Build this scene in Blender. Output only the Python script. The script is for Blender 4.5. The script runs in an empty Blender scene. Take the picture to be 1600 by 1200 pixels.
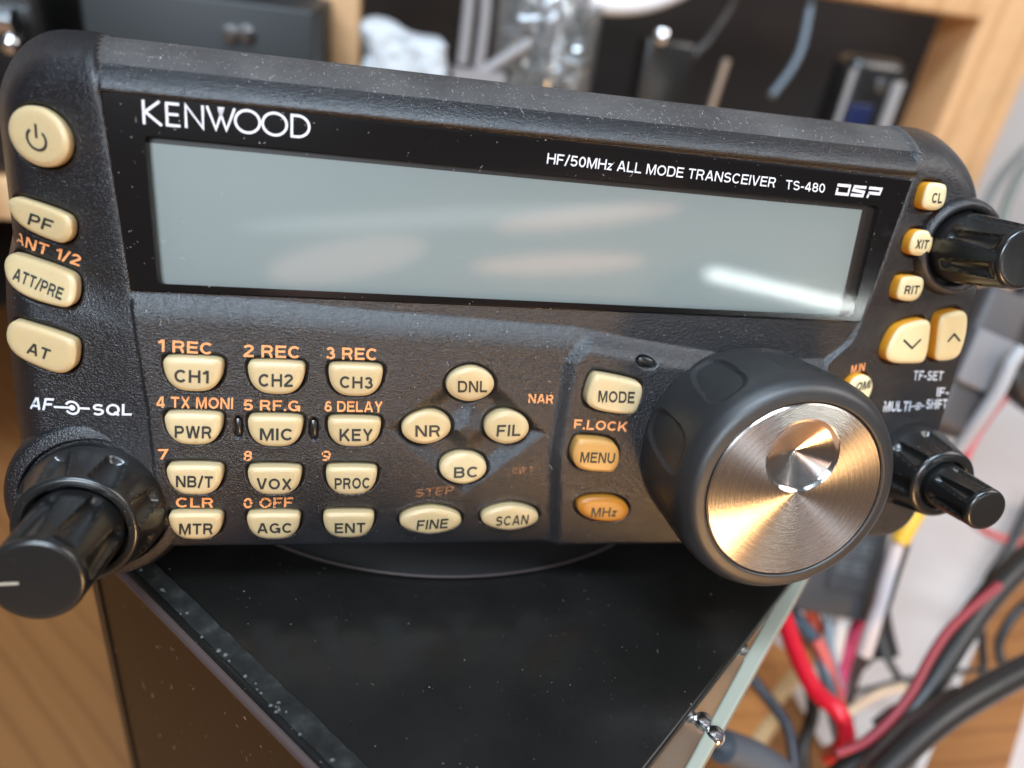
import bpy, bmesh, math, random
import numpy as np
from mathutils import Matrix, Vector
random.seed(7); rng = np.random.default_rng(7)
scene = bpy.context.scene
C = scene.collection
R = math.radians

# ------------------------------------------------------------------ camera / frames
# Panel frame (millimetres): x right along the front panel, y up it, z out of it.
# World frame (metres): the panel leans back by about 12 degrees.
CS, SN = 0.9787, 0.2053
T = np.array([[1, 0, 0], [0, SN, -CS], [0, CS, SN]])            # panel -> world
CAMROT = np.array([[0.97999811, 0.09006895, 0.17745784],
                   [0.03171793, -0.95101068, 0.30752669],
                   [0.19646291, -0.29574698, -0.93484547]])     # panel -> camera (x right, y down, z forward)
FPX, CAMD = 1120.0, 120.0
CAM_P = np.array([0, 0, CAMD])
CAM_W = T @ CAM_P

cam = bpy.data.cameras.new('camera')
cam_ob = bpy.data.objects.new('camera', cam); C.objects.link(cam_ob)
ax = T @ CAMROT.T                                               # columns: right, down, forward in world
mw = np.eye(4); mw[:3, 0] = ax[:, 0]; mw[:3, 1] = -ax[:, 1]; mw[:3, 2] = -ax[:, 2]; mw[:3, 3] = CAM_W * .001
cam_ob.matrix_world = Matrix(mw.tolist())
cam.sensor_width = 36; cam.lens = 36 * FPX / 1600
cam.clip_start = .005; cam.clip_end = 50
cam.dof.use_dof = True; cam.dof.focus_distance = .1215; cam.dof.aperture_fstop = cam.lens / 2.9
scene.camera = cam_ob

# ------------------------------------------------------------------ light
world = bpy.data.worlds.new('World'); scene.world = world; world.use_nodes = True
wn = world.node_tree; wl = wn.links
bg = wn.nodes['Background']; bg.inputs['Strength'].default_value = .20
tcw = wn.nodes.new('ShaderNodeTexCoord'); sxw = wn.nodes.new('ShaderNodeSeparateXYZ')
mr = wn.nodes.new('ShaderNodeMapRange'); mr.inputs['From Min'].default_value = -1; mr.inputs['From Max'].default_value = 1
crw = wn.nodes.new('ShaderNodeValToRGB')
wl.new(tcw.outputs['Generated'], sxw.inputs[0]); wl.new(sxw.outputs['Z'], mr.inputs[0]); wl.new(mr.outputs[0], crw.inputs[0]); wl.new(crw.outputs[0], bg.inputs['Color'])
el = crw.color_ramp.elements
el[0].position = .15; el[0].color = (.24, .13, .07, 1)
el[1].position = 1.; el[1].color = (.55, .64, .78, 1)
for p, c in ((.42, (.50, .38, .31, 1)), (.55, (.36, .36, .38, 1)), (.75, (.42, .48, .56, 1))):
    e = el.new(p); e.color = c

def ray_p(x, y): return CAMROT.T @ np.array([(x - 800) / FPX, (y - 600) / FPX, 1.])
def pw(p): return T @ np.asarray(p, float) * .001
def area(name, pos, target, sx, sy, power, color, up=None):
    l = bpy.data.lights.new(name, 'AREA'); l.shape = 'RECTANGLE'; l.size = sx; l.size_y = sy; l.energy = power; l.color = color
    o = bpy.data.objects.new(name, l); C.objects.link(o); o.location = pos
    o.rotation_euler = (Vector(target) - Vector(pos)).to_track_quat('-Z', 'Y').to_euler()
    return o
area('ceiling_window', (-.10, -.36, .98), (.03, .02, -.03), .7, .24, 17.0, (.70, .85, 1.0))
area('window_light', (-.30, -1.0, .50), (.03, .02, -.03), .42, .26, 11.5, (.80, .90, 1.0))
area('warm_light', pw((150, -275, 300)), pw((30, -60, 0)), .06, .11, .95, (1.0, .58, .25))
st_ = area('strip_lamp', pw((318, -77, 372)), pw((79, -17.5, 0)), .14, .009, .105, (.93, 1.0, .97))
zx = (Vector(pw((318, -77, 372))) - Vector(pw((82, -18, 0)))).normalized(); xx = Vector(T @ np.array([math.cos(R(-9)), math.sin(R(-9)), 0])); yx = zx.cross(xx).normalized(); xx = yx.cross(zx)
st_.rotation_euler = Matrix((xx, yx, zx)).transposed().to_euler()
def seen_in_glass(name, px, k, sx, sy, tilt, power, color):
    """added light behind the camera, unseen but for its reflection, placed on the mirror ray of one point of the display glass."""
    d = ray_p(*px); p = CAM_P + d * (-CAMD / d[2]); q = np.array([p[0] * (1 + k), p[1] * (1 + k), CAMD * k])
    o = area(name, pw(q), pw(p), sx, sy, power, color); z = (Vector(pw(q)) - Vector(pw(p))).normalized(); x = Vector(T @ np.array([math.cos(tilt), math.sin(tilt), 0])); y = z.cross(x).normalized(); x = y.cross(z)
    o.data.shape = 'ELLIPSE'; o.rotation_euler = Matrix((x, y, z)).transposed().to_euler(); return o
seen_in_glass('warm_light', (915, 340), 4, .16, .016, R(10), .030, (1.0, .58, .42))  # added lights, there only for their patches of reflection in the glass
seen_in_glass('warm_light', (870, 412), 4, .15, .017, R(6), .034, (1.0, .54, .38))
seen_in_glass('warm_light', (545, 405), 4, .13, .032, R(14), .034, (1.0, .66, .54))
seen_in_glass('added_cool_light', (700, 340), 4, .34, .014, R(7), .030, (.95, 1.0, 1.0))
area('room_light', (.75, -.25, .55), (.30, .25, -.1), .5, .5, 5.0, (1.0, .93, .88))

scene.render.engine = 'CYCLES'
vs = scene.view_settings
vs.view_transform = 'Standard'; vs.look = 'None'; vs.exposure = 0; vs.gamma = 1; vs.use_curve_mapping = False

# ------------------------------------------------------------------ helpers
def ray_w(x, y): return T @ ray_p(x, y)
def at_z(x, y, Z): d = ray_w(x, y); return CAM_W + d * ((Z - CAM_W[2]) / d[2])
def at_y(x, y, Y): d = ray_w(x, y); return CAM_W + d * ((Y - CAM_W[1]) / d[1])
def at_d(x, y, dist): return CAM_W + ray_w(x, y) * dist
def to_panel(w): return T.T @ np.asarray(w, float)

def tag(o, label=None, cat=None, group=None, kind=None):
    if label: o['label'] = label
    if cat: o['category'] = cat
    if group: o['group'] = group
    if kind: o['kind'] = kind
    return o
def empty(name, loc, label, cat, group=None):
    o = bpy.data.objects.new(name, None); C.objects.link(o); o.location = loc; o.empty_display_size = .01
    return tag(o, label, cat, group)
def mesh_ob(name, verts, faces, mat, parent=None, smooth=True, scale=.001, origin=None):
    me = bpy.data.meshes.new(name)
    v = np.asarray(verts, float)
    if origin is not None: v = v - np.asarray(origin)
    me.from_pydata((v * scale).tolist(), [], [list(map(int, q)) for q in faces]); me.update()
    if smooth: me.polygons.foreach_set('use_smooth', [True] * len(me.polygons))
    bm = bmesh.new(); bm.from_mesh(me); bmesh.ops.recalc_face_normals(bm, faces=bm.faces)
    if smooth:
        for e in bm.edges:
            if len(e.link_faces) == 2 and e.calc_face_angle(0) > R(40): e.smooth = False
    bm.to_mesh(me); bm.free()
    if mat: me.materials.append(mat)
    o = bpy.data.objects.new(name, me); C.objects.link(o)
    if parent: o.parent = parent
    if origin is not None: o.location = (np.asarray(origin) * scale).tolist()
    return o
class MB:
    def __init__(s): s.v = []; s.f = []
    def add(s, v, f):
        b = len(s.v); s.v += [list(map(float, p)) for p in v]; s.f += [[i + b for i in q] for q in f]; return s
    def box(s, lo, hi, M=None, bev=0):
        bm = bmesh.new(); bmesh.ops.create_cube(bm, size=1)
        lo, hi = np.array(lo, float), np.array(hi, float)
        for w in bm.verts: w.co = Vector((lo + hi) / 2 + np.array(w.co) * (hi - lo))
        if bev: bmesh.ops.bevel(bm, geom=list(bm.edges), offset=bev, segments=3, affect='EDGES', profile=.5)
        bm.verts.ensure_lookup_table(); bm.verts.index_update()
        v = [np.array(w.co) for w in bm.verts]
        if M is not None: v = [M @ p if M.shape == (3, 3) else (M[:3, :3] @ p + M[:3, 3]) for p in v]
        s.add(v, [[w.index for w in f.verts] for f in bm.faces]); bm.free(); return s
    def lathe(s, prof, n=64, frame=None, rad=None, cap0=True, cap1=True):
        """prof: list of (r, z); frame: (origin, xaxis, yaxis, zaxis)."""
        o, X, Y, Z = frame if frame else (np.zeros(3), np.array([1, 0, 0]), np.array([0, 1, 0]), np.array([0, 0, 1]))
        v = []
        for k, (r, z) in enumerate(prof):
            for i in range(n):
                a = 2 * math.pi * i / n
                rr = rad(r, z, a) if rad else r
                v.append(o + X * (rr * math.cos(a)) + Y * (rr * math.sin(a)) + Z * z)
        f = [[k * n + i, k * n + (i + 1) % n, (k + 1) * n + (i + 1) % n, (k + 1) * n + i] for k in range(len(prof) - 1) for i in range(n)]
        if cap0: f.append(list(range(n))[::-1])
        if cap1: f.append([(len(prof) - 1) * n + i for i in range(n)])
        return s.add(v, f)
    def tube(s, pts, r, n=14, sub=6):
        P = spline(pts, sub) if len(pts) > 2 else np.array(pts, float)
        m = len(P); rr = np.interp(np.linspace(0, 1, m), np.linspace(0, 1, len(r)), r) if hasattr(r, '__len__') else np.full(m, r)
        tg = np.gradient(P, axis=0); tg /= np.linalg.norm(tg, axis=1)[:, None] + 1e-9
        up = np.array([0.3, .2, 1.]); v = []
        for i in range(m):
            a = np.cross(tg[i], up); a /= np.linalg.norm(a) + 1e-9; b = np.cross(tg[i], a)
            for k in range(n):
                t = 2 * math.pi * k / n; v.append(P[i] + rr[i] * (a * math.cos(t) + b * math.sin(t)))
        f = [[i * n + k, i * n + (k + 1) % n, (i + 1) * n + (k + 1) % n, (i + 1) * n + k] for i in range(m - 1) for k in range(n)]
        f += [list(range(n))[::-1], [(m - 1) * n + k for k in range(n)]]
        return s.add(v, f)
    def build(s, name, mat, parent=None, smooth=True, origin=None): return mesh_ob(name, s.v, s.f, mat, parent, smooth, origin=origin)
def spline(pts, sub=6):
    P = np.array(pts, float); P = np.vstack([2 * P[0] - P[1], P, 2 * P[-1] - P[-2]]); out = []
    for i in range(1, len(P) - 2):
        for k in range(sub):
            t = k / sub; a, b, c, d = P[i - 1:i + 3]
            out.append(.5 * (2 * b + (c - a) * t + (2 * a - 5 * b + 4 * c - d) * t * t + (3 * b - a - 3 * c + d) * t ** 3))
    out.append(P[-2]); return np.array(out)
def chaikin(P, it=2):
    P = np.array(P, float)
    for _ in range(it):
        Q = np.roll(P, -1, 0); P = np.stack([.75 * P + .25 * Q, .25 * P + .75 * Q], 1).reshape(-1, P.shape[1])
    return P
def sstep(a, b, x): t = np.clip((x - a) / (b - a), 0, 1); return t * t * (3 - 2 * t)

# ------------------------------------------------------------------ materials
def material(name, color, rough=.5, metal=0, spec=.5, **kw):
    m = bpy.data.materials.new(name); m.use_nodes = True; b = m.node_tree.nodes['Principled BSDF']
    b.inputs['Base Color'].default_value = (*color, 1); b.inputs['Roughness'].default_value = rough
    b.inputs['Metallic'].default_value = metal; b.inputs['Specular IOR Level'].default_value = spec
    for k, v in kw.items(): b.inputs[k.replace('_', ' ')].default_value = v
    return m
def N(m, t, **kw):
    n = m.node_tree.nodes.new(t)
    for k, v in kw.items():
        if hasattr(n, k): setattr(n, k, v)
        else: n.inputs[k.replace('_', ' ')].default_value = v
    return n
def L(m, a, b): m.node_tree.links.new(a, b)
def bsdf(m): return m.node_tree.nodes['Principled BSDF']
def coords(m): return N(m, 'ShaderNodeTexCoord').outputs['Object']
def noise(m, scale, detail=3, vec=None, rough=.55):
    n = N(m, 'ShaderNodeTexNoise', Scale=scale, Detail=detail, Roughness=rough); L(m, vec or coords(m), n.inputs['Vector']); return n.outputs['Fac']
def ramp(m, fac, stops):
    r = N(m, 'ShaderNodeValToRGB'); e = r.color_ramp.elements
    e[0].position, e[0].color = stops[0][0], (*stops[0][1], 1); e[1].position, e[1].color = stops[-1][0], (*stops[-1][1], 1)
    for p, c in stops[1:-1]: q = e.new(p); q.color = (*c, 1)
    L(m, fac, r.inputs[0]); return r.outputs[0]
def bump(m, fac, strength=.3, dist=.0002):
    b = N(m, 'ShaderNodeBump', Strength=strength, Distance=dist); L(m, fac, b.inputs['Height']); L(m, b.outputs[0], bsdf(m).inputs['Normal']); return b
def mixc(m, fac, a, b):
    x = N(m, 'ShaderNodeMix', data_type='RGBA')
    if isinstance(fac, float): x.inputs[0].default_value = fac
    else: L(m, fac, x.inputs[0])
    for s, i in ((a, 6), (b, 7)):
        if isinstance(s, tuple): x.inputs[i].default_value = (*s, 1)
        else: L(m, s, x.inputs[i])
    return x.outputs[2]
def dusty(m, base, dust=(.32, .31, .30), scale=1500, lo=.70, hi=.78, haze=None):
    """base plastic colour with sparse pale dust specks."""
    f = noise(m, scale, 2, rough=.7); g = ramp(m, f, [(lo, (0, 0, 0)), (hi, (1, 1, 1))])
    b = base
    if haze:
        h = ramp(m, noise(m, 60, 4), [(.35, (0, 0, 0)), (.75, (haze,) * 3)]); b = mixc(m, h, base, dust)
    L(m, mixc(m, g, b, dust), bsdf(m).inputs['Base Color'])

def grain(m, s1=2300, s2=4400, st=1., d=.000125):
    a = noise(m, s1, 2); b = noise(m, s2, 2)
    x = N(m, 'ShaderNodeMath', operation='ADD'); L(m, a, x.inputs[0]); L(m, b, x.inputs[1]); bump(m, x.outputs[0], st, d)

M_body = material('textured_black_plastic', (.010, .010, .012), .26, spec=.72); grain(M_body); dusty(M_body, (.0085, .0085, .0105), scale=1700, lo=.72, hi=.80)
M_top = material('dusty_black_plastic', (.03, .03, .03), .6); grain(M_top, st=.8)
dusty(M_top, (.036, .032, .032), dust=(.36, .34, .32), scale=1900, lo=.64, hi=.76, haze=.16)
M_rubber = material('black_rubber', (.016, .016, .017), .42, spec=.8); grain(M_rubber, 3500, 7000, .6, .00004); dusty(M_rubber, (.014, .014, .015), scale=1300, lo=.76, hi=.82)
M_gloss = material('glossy_black_plastic', (.010, .010, .010), .27, spec=.7); bump(M_gloss, noise(M_gloss, 900, 3), .08, .0001); dusty(M_gloss, (.010, .010, .010), scale=1400, lo=.74, hi=.80)
M_mask = material('black_window_print', (.006, .005, .005), .12); dusty(M_mask, (.006, .005, .005), scale=1300, lo=.735, hi=.76)
M_mask2 = material('brown_window_edge', (.045, .032, .026), .4)
M_lcd = material('grey_display', (.40, .46, .44), .35)
dusty(M_lcd, (.455, .485, .465), dust=(.75, .75, .72), scale=1200, lo=.765, hi=.785)
M_white = material('white_print', (.62, .62, .66), .5)
M_text = material('dark_print', (.020, .020, .018), .5)

def worn(name, col, lo, hi, scale=2600, top=1.):
    m = material(name, col, .5); nt = m.node_tree
    tr = N(m, 'ShaderNodeBsdfTransparent'); mx = N(m, 'ShaderNodeMixShader')
    L(m, ramp(m, noise(m, scale, 2), [(lo, (0, 0, 0)), (hi, (top, top, top))]), mx.inputs[0])
    L(m, tr.outputs[0], mx.inputs[1]); L(m, bsdf(m).outputs[0], mx.inputs[2]); L(m, mx.outputs[0], nt.nodes['Material Output'].inputs['Surface']); return m
ORANGE = (.74, .30, .115)
M_orange = worn('orange_print', ORANGE, .30, .36)
M_orange_worn = worn('worn_orange_print', ORANGE, .385, .44)
M_orange_faint = worn('faint_orange_print', (.62, .25, .10), .30, .72, top=.55)
M_white_worn = worn('worn_white_print', (.55, .57, .62), .34, .42)

def key_mat(name, col, sub, w=.35):
    m = material(name, col, .38); b = bsdf(m)
    b.inputs['Subsurface Weight'].default_value = w; b.inputs['Subsurface Radius'].default_value = (1.0, .45, .12); b.inputs['Subsurface Scale'].default_value = .0012
    dusty(m, col, dust=sub, scale=700, lo=.60, hi=.80)
    oi = N(m, 'ShaderNodeObjectInfo'); src = b.inputs['Base Color'].links[0].from_socket
    L(m, mixc(m, ramp(m, oi.outputs['Random'], [(0, (0, 0, 0)), (1, (.55, .55, .55))]), src, tuple(q * f for q, f in zip(sub, (.96, .90, .80)))), b.inputs['Base Color']); bump(m, noise(m, 2200, 2), .08, .0001); return m
M_key = key_mat('cream_rubber', (.54, .43, .25), (.45, .35, .195))
M_key_backlit = key_mat('backlit_amber_rubber', (.40, .165, .02), (.34, .14, .02))  # warm backlight painted into this key's base colour
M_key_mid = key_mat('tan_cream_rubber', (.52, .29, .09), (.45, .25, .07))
M_key_side = key_mat('amber_glow_skirt', (.80, .36, .03), (.70, .30, .03))  # amber of light coming through the rubber, painted onto the sides
M_key_pale = key_mat('pale_cream_rubber', (.68, .58, .35), (.62, .51, .29))

M_alu = material('spun_aluminium', (.80, .76, .72), .30, metal=1, Anisotropic=.92, Anisotropic_Rotation=.25)
def spun(m, cx=0, cy=0):
    tg = N(m, 'ShaderNodeTangent', direction_type='RADIAL', axis='Z'); L(m, tg.outputs[0], bsdf(m).inputs['Tangent'])
    sep = N(m, 'ShaderNodeVectorMath', operation='LENGTH'); L(m, coords(m), sep.inputs[0])
    n = N(m, 'ShaderNodeTexNoise', noise_dimensions='1D', Scale=9000, Detail=2); L(m, sep.outputs['Value'], n.inputs['W'])
    a = ramp(m, n.outputs['Fac'], [(.3, (.24, .24, .24)), (.7, (.28, .28, .28))]); L(m, a, bsdf(m).inputs['Roughness'])
    c = ramp(m, noise(m, 1500, 3), [(.35, (.80, .75, .71)), (.65, (.87, .82, .78))]); L(m, c, bsdf(m).inputs['Base Color'])
spun(M_alu)
M_dimple = material('polished_aluminium', (.86, .84, .82), .16, metal=1, Anisotropic=.85, Anisotropic_Rotation=.25); spun(M_dimple)
for nd in M_dimple.node_tree.nodes:
    if nd.type == 'VALTORGB' and abs(nd.color_ramp.elements[0].color[0] - .24) < .01:
        nd.color_ramp.elements[0].color = (.13, .13, .13, 1); nd.color_ramp.elements[1].color = (.18, .18, .18, 1)
M_metal = material('bright_steel', (.75, .76, .78), .18, metal=1)

def wood(name, c1, c2, angle=0, scale=1., rough=.5, wave=22, dist=3., axis='X'):
    m = material(name, c1, rough); mp = N(m, 'ShaderNodeMapping'); L(m, coords(m), mp.inputs['Vector'])
    mp.inputs['Rotation'].default_value = (0, 0, angle)
    w = N(m, 'ShaderNodeTexWave', wave_type='BANDS', bands_direction=axis, Scale=wave, Distortion=dist, Detail=2, Detail_Scale=.6); L(m, mp.outputs[0], w.inputs['Vector'])
    mp2 = N(m, 'ShaderNodeMapping'); L(m, mp.outputs[0], mp2.inputs['Vector'])
    mp2.inputs['Scale'].default_value = (220, 8, 220) if axis == 'X' else (8, 220, 220)
    n = noise(m, 1.0, 4, vec=mp2.outputs[0])
    col = ramp(m, w.outputs['Fac'], [(0., tuple(.35 * a + .65 * b for a, b in zip(c1, c2))), (.10, tuple(.7 * a + .3 * b for a, b in zip(c1, c2))), (.45, c1), (1., tuple(.9 * a + .1 * b for a, b in zip(c1, c2)))])
    L(m, mixc(m, ramp(m, n, [(.3, (0, 0, 0)), (.8, (.35, .35, .35))]), col, c2), bsdf(m).inputs['Base Color']); bump(m, n, .1, .0003); return m

# ------------------------------------------------------------------ the radio's front surface, z = H(u, v) in panel millimetres
UL, UR, VT, VB = -60.5, 118.0, 13.0, -70.9
RTL, RTR, RBL, RBR = 14., 18., 8., 8.
def outline_sd(u, v):
    """inside distance to the rounded outline (positive inside)."""
    d = np.minimum(np.minimum(u - UL, UR - u), np.minimum(VT - v, v - VB))
    for cx, cy, r, sx, sy in ((UL + RTL, VT - RTL, RTL, -1, 1), (UR - RTR, VT - RTR, RTR, 1, 1), (UL + RBL, VB + RBL, RBL, -1, -1), (UR - RBR, VB + RBR, RBR, 1, -1)):
        c = ((u - cx) * sx > 0) & ((v - cy) * sy > 0)
        d = np.where(c, r - np.hypot(u - cx, v - cy), d)
    return d
def top_v(u):
    t = np.full_like(u, VT)
    a = u < UL + RTL; t[a] = VT - RTL + np.sqrt(np.maximum(0, RTL ** 2 - (u[a] - UL - RTL) ** 2))
    a = u > UR - RTR; t[a] = VT - RTR + np.sqrt(np.maximum(0, RTR ** 2 - (u[a] - UR + RTR) ** 2)); return t
def bot_v(u):
    t = np.full_like(u, VB)
    a = u < UL + RBL; t[a] = VB + RBL - np.sqrt(np.maximum(0, RBL ** 2 - (u[a] - UL - RBL) ** 2))
    a = u > UR - RBR; t[a] = VB + RBR - np.sqrt(np.maximum(0, RBR ** 2 - (u[a] - UR + RBR) ** 2)); return t
def crease_l(v): return np.interp(v, [-70, -44, -24.5, 0, 7, 9, 13], [-34.2, -35.1, -36.8, -38.8, -39.6, -40.2, -41.5])
def crease_r(v): return np.interp(v, [-70, -50, -32, -27, -23, 3, 13], [86, 86, 86.5, 90.5, 91.9, 95.6, 96.5])
TOPP = ([0, .4, 1.2, 2.6, 4.4, 5.0, 5.8, 6.6, 7.3, 7.9, 8.3, 8.55, 8.8, 9.2], [-14, -10.5, -8.0, -5.2, -2.9, -2.2, -1.25, -.42, .18, .55, .66, .62, .3, 0])
WIN = [(-39.2, 4.3), (95.4, 3.4), (91.8, -23.3), (-36.9, -24.7)]
def shelf_v(u): return np.interp(u, [-40, -18, 2, 36, 48, 73, 86, 92], [-25.0, -25.2, -26.1, -27.2, -29.0, -31.8, -31, -25.5])
def poly_sd(P, u, v):
    """signed distance, negative inside."""
    d = np.full(u.shape, 1e9); ins = np.zeros(u.shape, bool); n = len(P)
    for i in range(n):
        a, b = P[i], P[(i + 1) % n]; e = b - a; wx, wy = u - a[0], v - a[1]
        t = np.clip((wx * e[0] + wy * e[1]) / (e @ e + 1e-12), 0, 1)
        d = np.minimum(d, np.hypot(wx - e[0] * t, wy - e[1] * t))
        c = ((a[1] > v) != (b[1] > v)) & (u < e[0] * (v - a[1]) / (e[1] if abs(e[1]) > 1e-12 else 1e-12) + a[0]); ins ^= c
    return np.where(ins, -d, d)
def H0(u, v):
    u = np.asarray(u, float); v = np.asarray(v, float)
    d = outline_sd(u, v); cl, cr = crease_l(v), crease_r(v)
    inL = sstep(.25, -.25, u - cl); inR = sstep(-.4, .4, u - cr)
    # middle
    zm = np.interp(VT - v, *TOPP)
    zm = zm + 1.6 * (1 - (1 - np.clip((shelf_v(u) - v + .2) / 4.6, 0, 1)) ** 2)                          # key field stands proud of the display ledge
    ml = np.interp(v, [-70, -50, -33, -28], [36.4, 34.0, 34.8, 38.5])
    zm = zm + 1.3 * sstep(-1.5, 1.6, u - ml) * sstep(0, 3.5, shelf_v(u) - v)      # raised block under the big knob
    s = np.abs(u - 17.8) / 14.5 + np.abs(v + 46.6) / 13.0                      # sunken diamond
    zm = zm - 1.5 * sstep(1.02, .66, s) + 1.2 * sstep(.46, .04, s)
    db = v - VB
    zm = zm - np.where(db < 1.2, 1.2 - np.sqrt(np.maximum(0, 1.44 - (1.2 - np.clip(db, 0, 1.2)) ** 2)), 0)
    side = -9.5 * np.clip(1 - d / 9.0, 0, 1) ** 2.3
    # left end curls back, with a flatter boss round the volume knob
    dl = np.maximum(0, cl - u)
    ang = np.where(True, np.interp(v + .25 * (u + 40), [-52, -30, -24, 14], [.16, .22, .42, .46]), 0)
    zl = .35 - ang * (np.sqrt(dl * dl + 1.5) - 1.22) + side + .9 * sstep(-24, -32, v)
    zr = .25 - .04 * np.maximum(0, u - cr) + side * sstep(-18, -2, v) - 3.5 * np.clip(1 - d / 1.8, 0, 1) ** 2.2 * sstep(-2, -18, v) + .5 * sstep(-22, -30, v)
    zm = zm - 2.2 * (np.clip(-50 - v, 0, 30) / 20.) ** 2                       # rolls under at the bottom
    z = zm * (1 - inL) * (1 - inR) + zl * inL + zr * inR
    z = z - .35 * np.exp(-((u - cl) / .22) ** 2) * sstep(2, 5, v)               # seam beside the bezel
    w = poly_sd(np.array(WIN), u, v)
    z = np.where(w < -.9, -3.2, z)                                          # hollow behind the display window
    return z
def plane_at(u, v, rad=3.0):
    a = np.linspace(-rad, rad, 7); g = np.array([(x, y) for x in a for y in a]); z = H0(u + g[:, 0], v + g[:, 1])
    s = np.linalg.lstsq(np.c_[g, np.ones(len(g))], z, rcond=None)[0]; return (s[2], s[0], s[1], u, v)
def hit_plane(x, y, pl, h=0.):
    d = ray_p(x, y); z0, gx, gy, uc, vc = pl
    # CAMD + t dz = z0 + h + gx (t dx - uc) + gy (t dy - vc)
    t = (z0 + h - gx * uc - gy * vc - CAMD) / (d[2] - gx * d[0] - gy * d[1]); return CAM_P + t * d
def hit_face(x, y):
    z = 0.
    for _ in range(12):
        d = ray_p(x, y); t = (z - CAMD) / d[2]; p = CAM_P + t * d; z = .4 * z + .6 * float(H0(p[0], p[1]))
    return np.array([p[0], p[1], z])

# ---- buttons: (name-label, outline kind or traced pixel outline, height, material, legend text, legend corner pixels)
SHIELD = [(-.78, 1), (.78, 1), (1, .82), (1, .35), (.92, -.25), (.72, -.72), (.40, -1), (-.40, -1), (-.72, -.72), (-.92, -.25), (-1, .35), (-1, .82)]
LENS = [(math.copysign(abs(math.cos(a)) ** 1.12, math.cos(a)), math.copysign(abs(math.sin(a)) ** .98, math.sin(a))) for a in np.linspace(0, 2 * math.pi, 36, endpoint=False)]
FLAT = [(math.copysign(abs(math.cos(a)) ** 1.3, math.cos(a)), math.copysign(abs(math.sin(a)) ** .9, math.sin(a))) for a in np.linspace(0, 2 * math.pi, 36, endpoint=False)]
def cr4(pts, ox, oy, k=4.): return [(ox + a / k, oy + b / k) for a, b in pts]
BTN = []
def key(box, text, bl, br, tl, shape=SHIELD, h=1.6, mat=None, name='key_button'):
    BTN.append(dict(name=name, box=box, shape=shape, h=h, mat=mat or M_key, text=text, c=(bl, br, tl)))
key((255, 350, 556, 612.5), 'CH1', (272.5, 597), (326, 599), (272.5, 577))
key((387, 477, 562.5, 617), 'CH2', (404, 604), (457.5, 604.5), (404, 584))
key((513, 598, 567, 620), 'CH3', (531, 606), (582.5, 607.5), (531, 587.5))
key((257, 349, 642.5, 696), 'PWR', (273, 684), (330, 685), (273, 665))
key((387, 474, 647, 699), 'MIC', (406, 687.5), (456, 688), (406, 669))
key((512, 595, 650, 699), 'KEY', (530.5, 689), (582, 689), (530.5, 670))
key((260.5, 350, 723, 774), 'NB/T', (275, 761), (332.5, 762), (275, 743))
key((387, 472, 726, 774), 'VOX', (401, 764), (455, 765), (401, 747))
key((509, 589, 726, 774), 'PROC', (523, 764), (577, 763), (523, 747))
key((264, 350, 797.5, 843.5), 'MTR', (280, 835), (332, 834.5), (280, 818))
key((386, 470, 798, 843), 'AGC', (402, 833), (455, 832.5), (402, 817.5))
key((505, 584.5, 797, 841), 'ENT', (523, 833), (570.5, 832), (523, 817.5))
key((696, 773, 572, 628), 'DNL', (715.5, 613), (761, 613), (715.5, 595), LENS, name='oval_button')
key((627, 705, 639, 695), 'NR', (649, 682.5), (687.5, 682), (649, 664.5), LENS, name='oval_button')
key((755, 827.5, 639, 695), 'FIL', (775.5, 682), (813, 681), (777, 664), LENS, name='oval_button')
key((686, 761, 703, 757.5), 'BC', (709, 747), (745.5, 745.5), (709.5, 730), LENS, name='oval_button')
key((624, 721.5, 790.5, 835), 'FINE', (650.5, 828), (699, 825), (652.5, 813), FLAT, name='oval_button')
key((751, 842.5, 786.5, 829), 'SCAN', (774, 822), (824.5, 819), (776, 807), FLAT, name='oval_button')
def tkey(pts, text, bl, br, tl, h, mat=None, name='shaped_button', shrink=.8):
    BTN.append(dict(name=name, pts=pts, h=h, mat=mat or M_key, text=text, c=(bl, br, tl), shrink=shrink))
tkey(cr4([(500, 330), (540, 322), (790, 375), (822, 410), (815, 480), (780, 575), (740, 597), (560, 577), (475, 545), (447, 500), (470, 400)], 800, 500), 'MODE', (934.5, 628), (991, 630), (935.5, 610), 1.9)
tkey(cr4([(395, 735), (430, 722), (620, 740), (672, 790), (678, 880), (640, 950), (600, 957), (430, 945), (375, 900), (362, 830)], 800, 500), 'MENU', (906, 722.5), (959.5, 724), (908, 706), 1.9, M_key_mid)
tkey(cr4([(1345, 78), (1400, 63), (1490, 64), (1545, 90), (1562, 130), (1535, 170), (1480, 178), (1400, 170), (1350, 145), (1330, 110)], 400, 750, 2.667), 'MHz', (923, 808), (964, 807), (925, 793.5), 1.3, M_key_backlit)
tkey([(62 + 50 * math.cos(a) + 6 * math.sin(a), 213 + 48 * math.sin(a) + 8 * math.cos(a)) for a in np.linspace(0, 2 * math.pi, 40, endpoint=False)], None, None, None, None, 1.6, name='power_button')
tkey(cr4([(35, 60), (75, 28), (130, 28), (420, 130), (465, 180), (467, 270), (430, 315), (380, 325), (160, 235), (70, 150)], 0, 300), 'PF', (42.5, 350), (79, 362.5), (47.5, 332.5), 1.5)
tkey(cr4([(15, 450), (40, 390), (90, 372), (440, 490), (492, 540), (490, 660), (460, 715), (400, 730), (150, 655), (40, 560)], 0, 300), 'ATT/PRE', (19, 436), (95, 469), (24.5, 418), 1.5)
tkey(cr4([(28, 880), (50, 810), (110, 790), (460, 905), (495, 950), (490, 1060), (465, 1110), (410, 1140), (330, 1130), (120, 1040), (45, 960)], 0, 300), 'AT', (41, 551), (75, 563), (46, 534.5), 1.5)
RO = (1200, 250)
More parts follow.
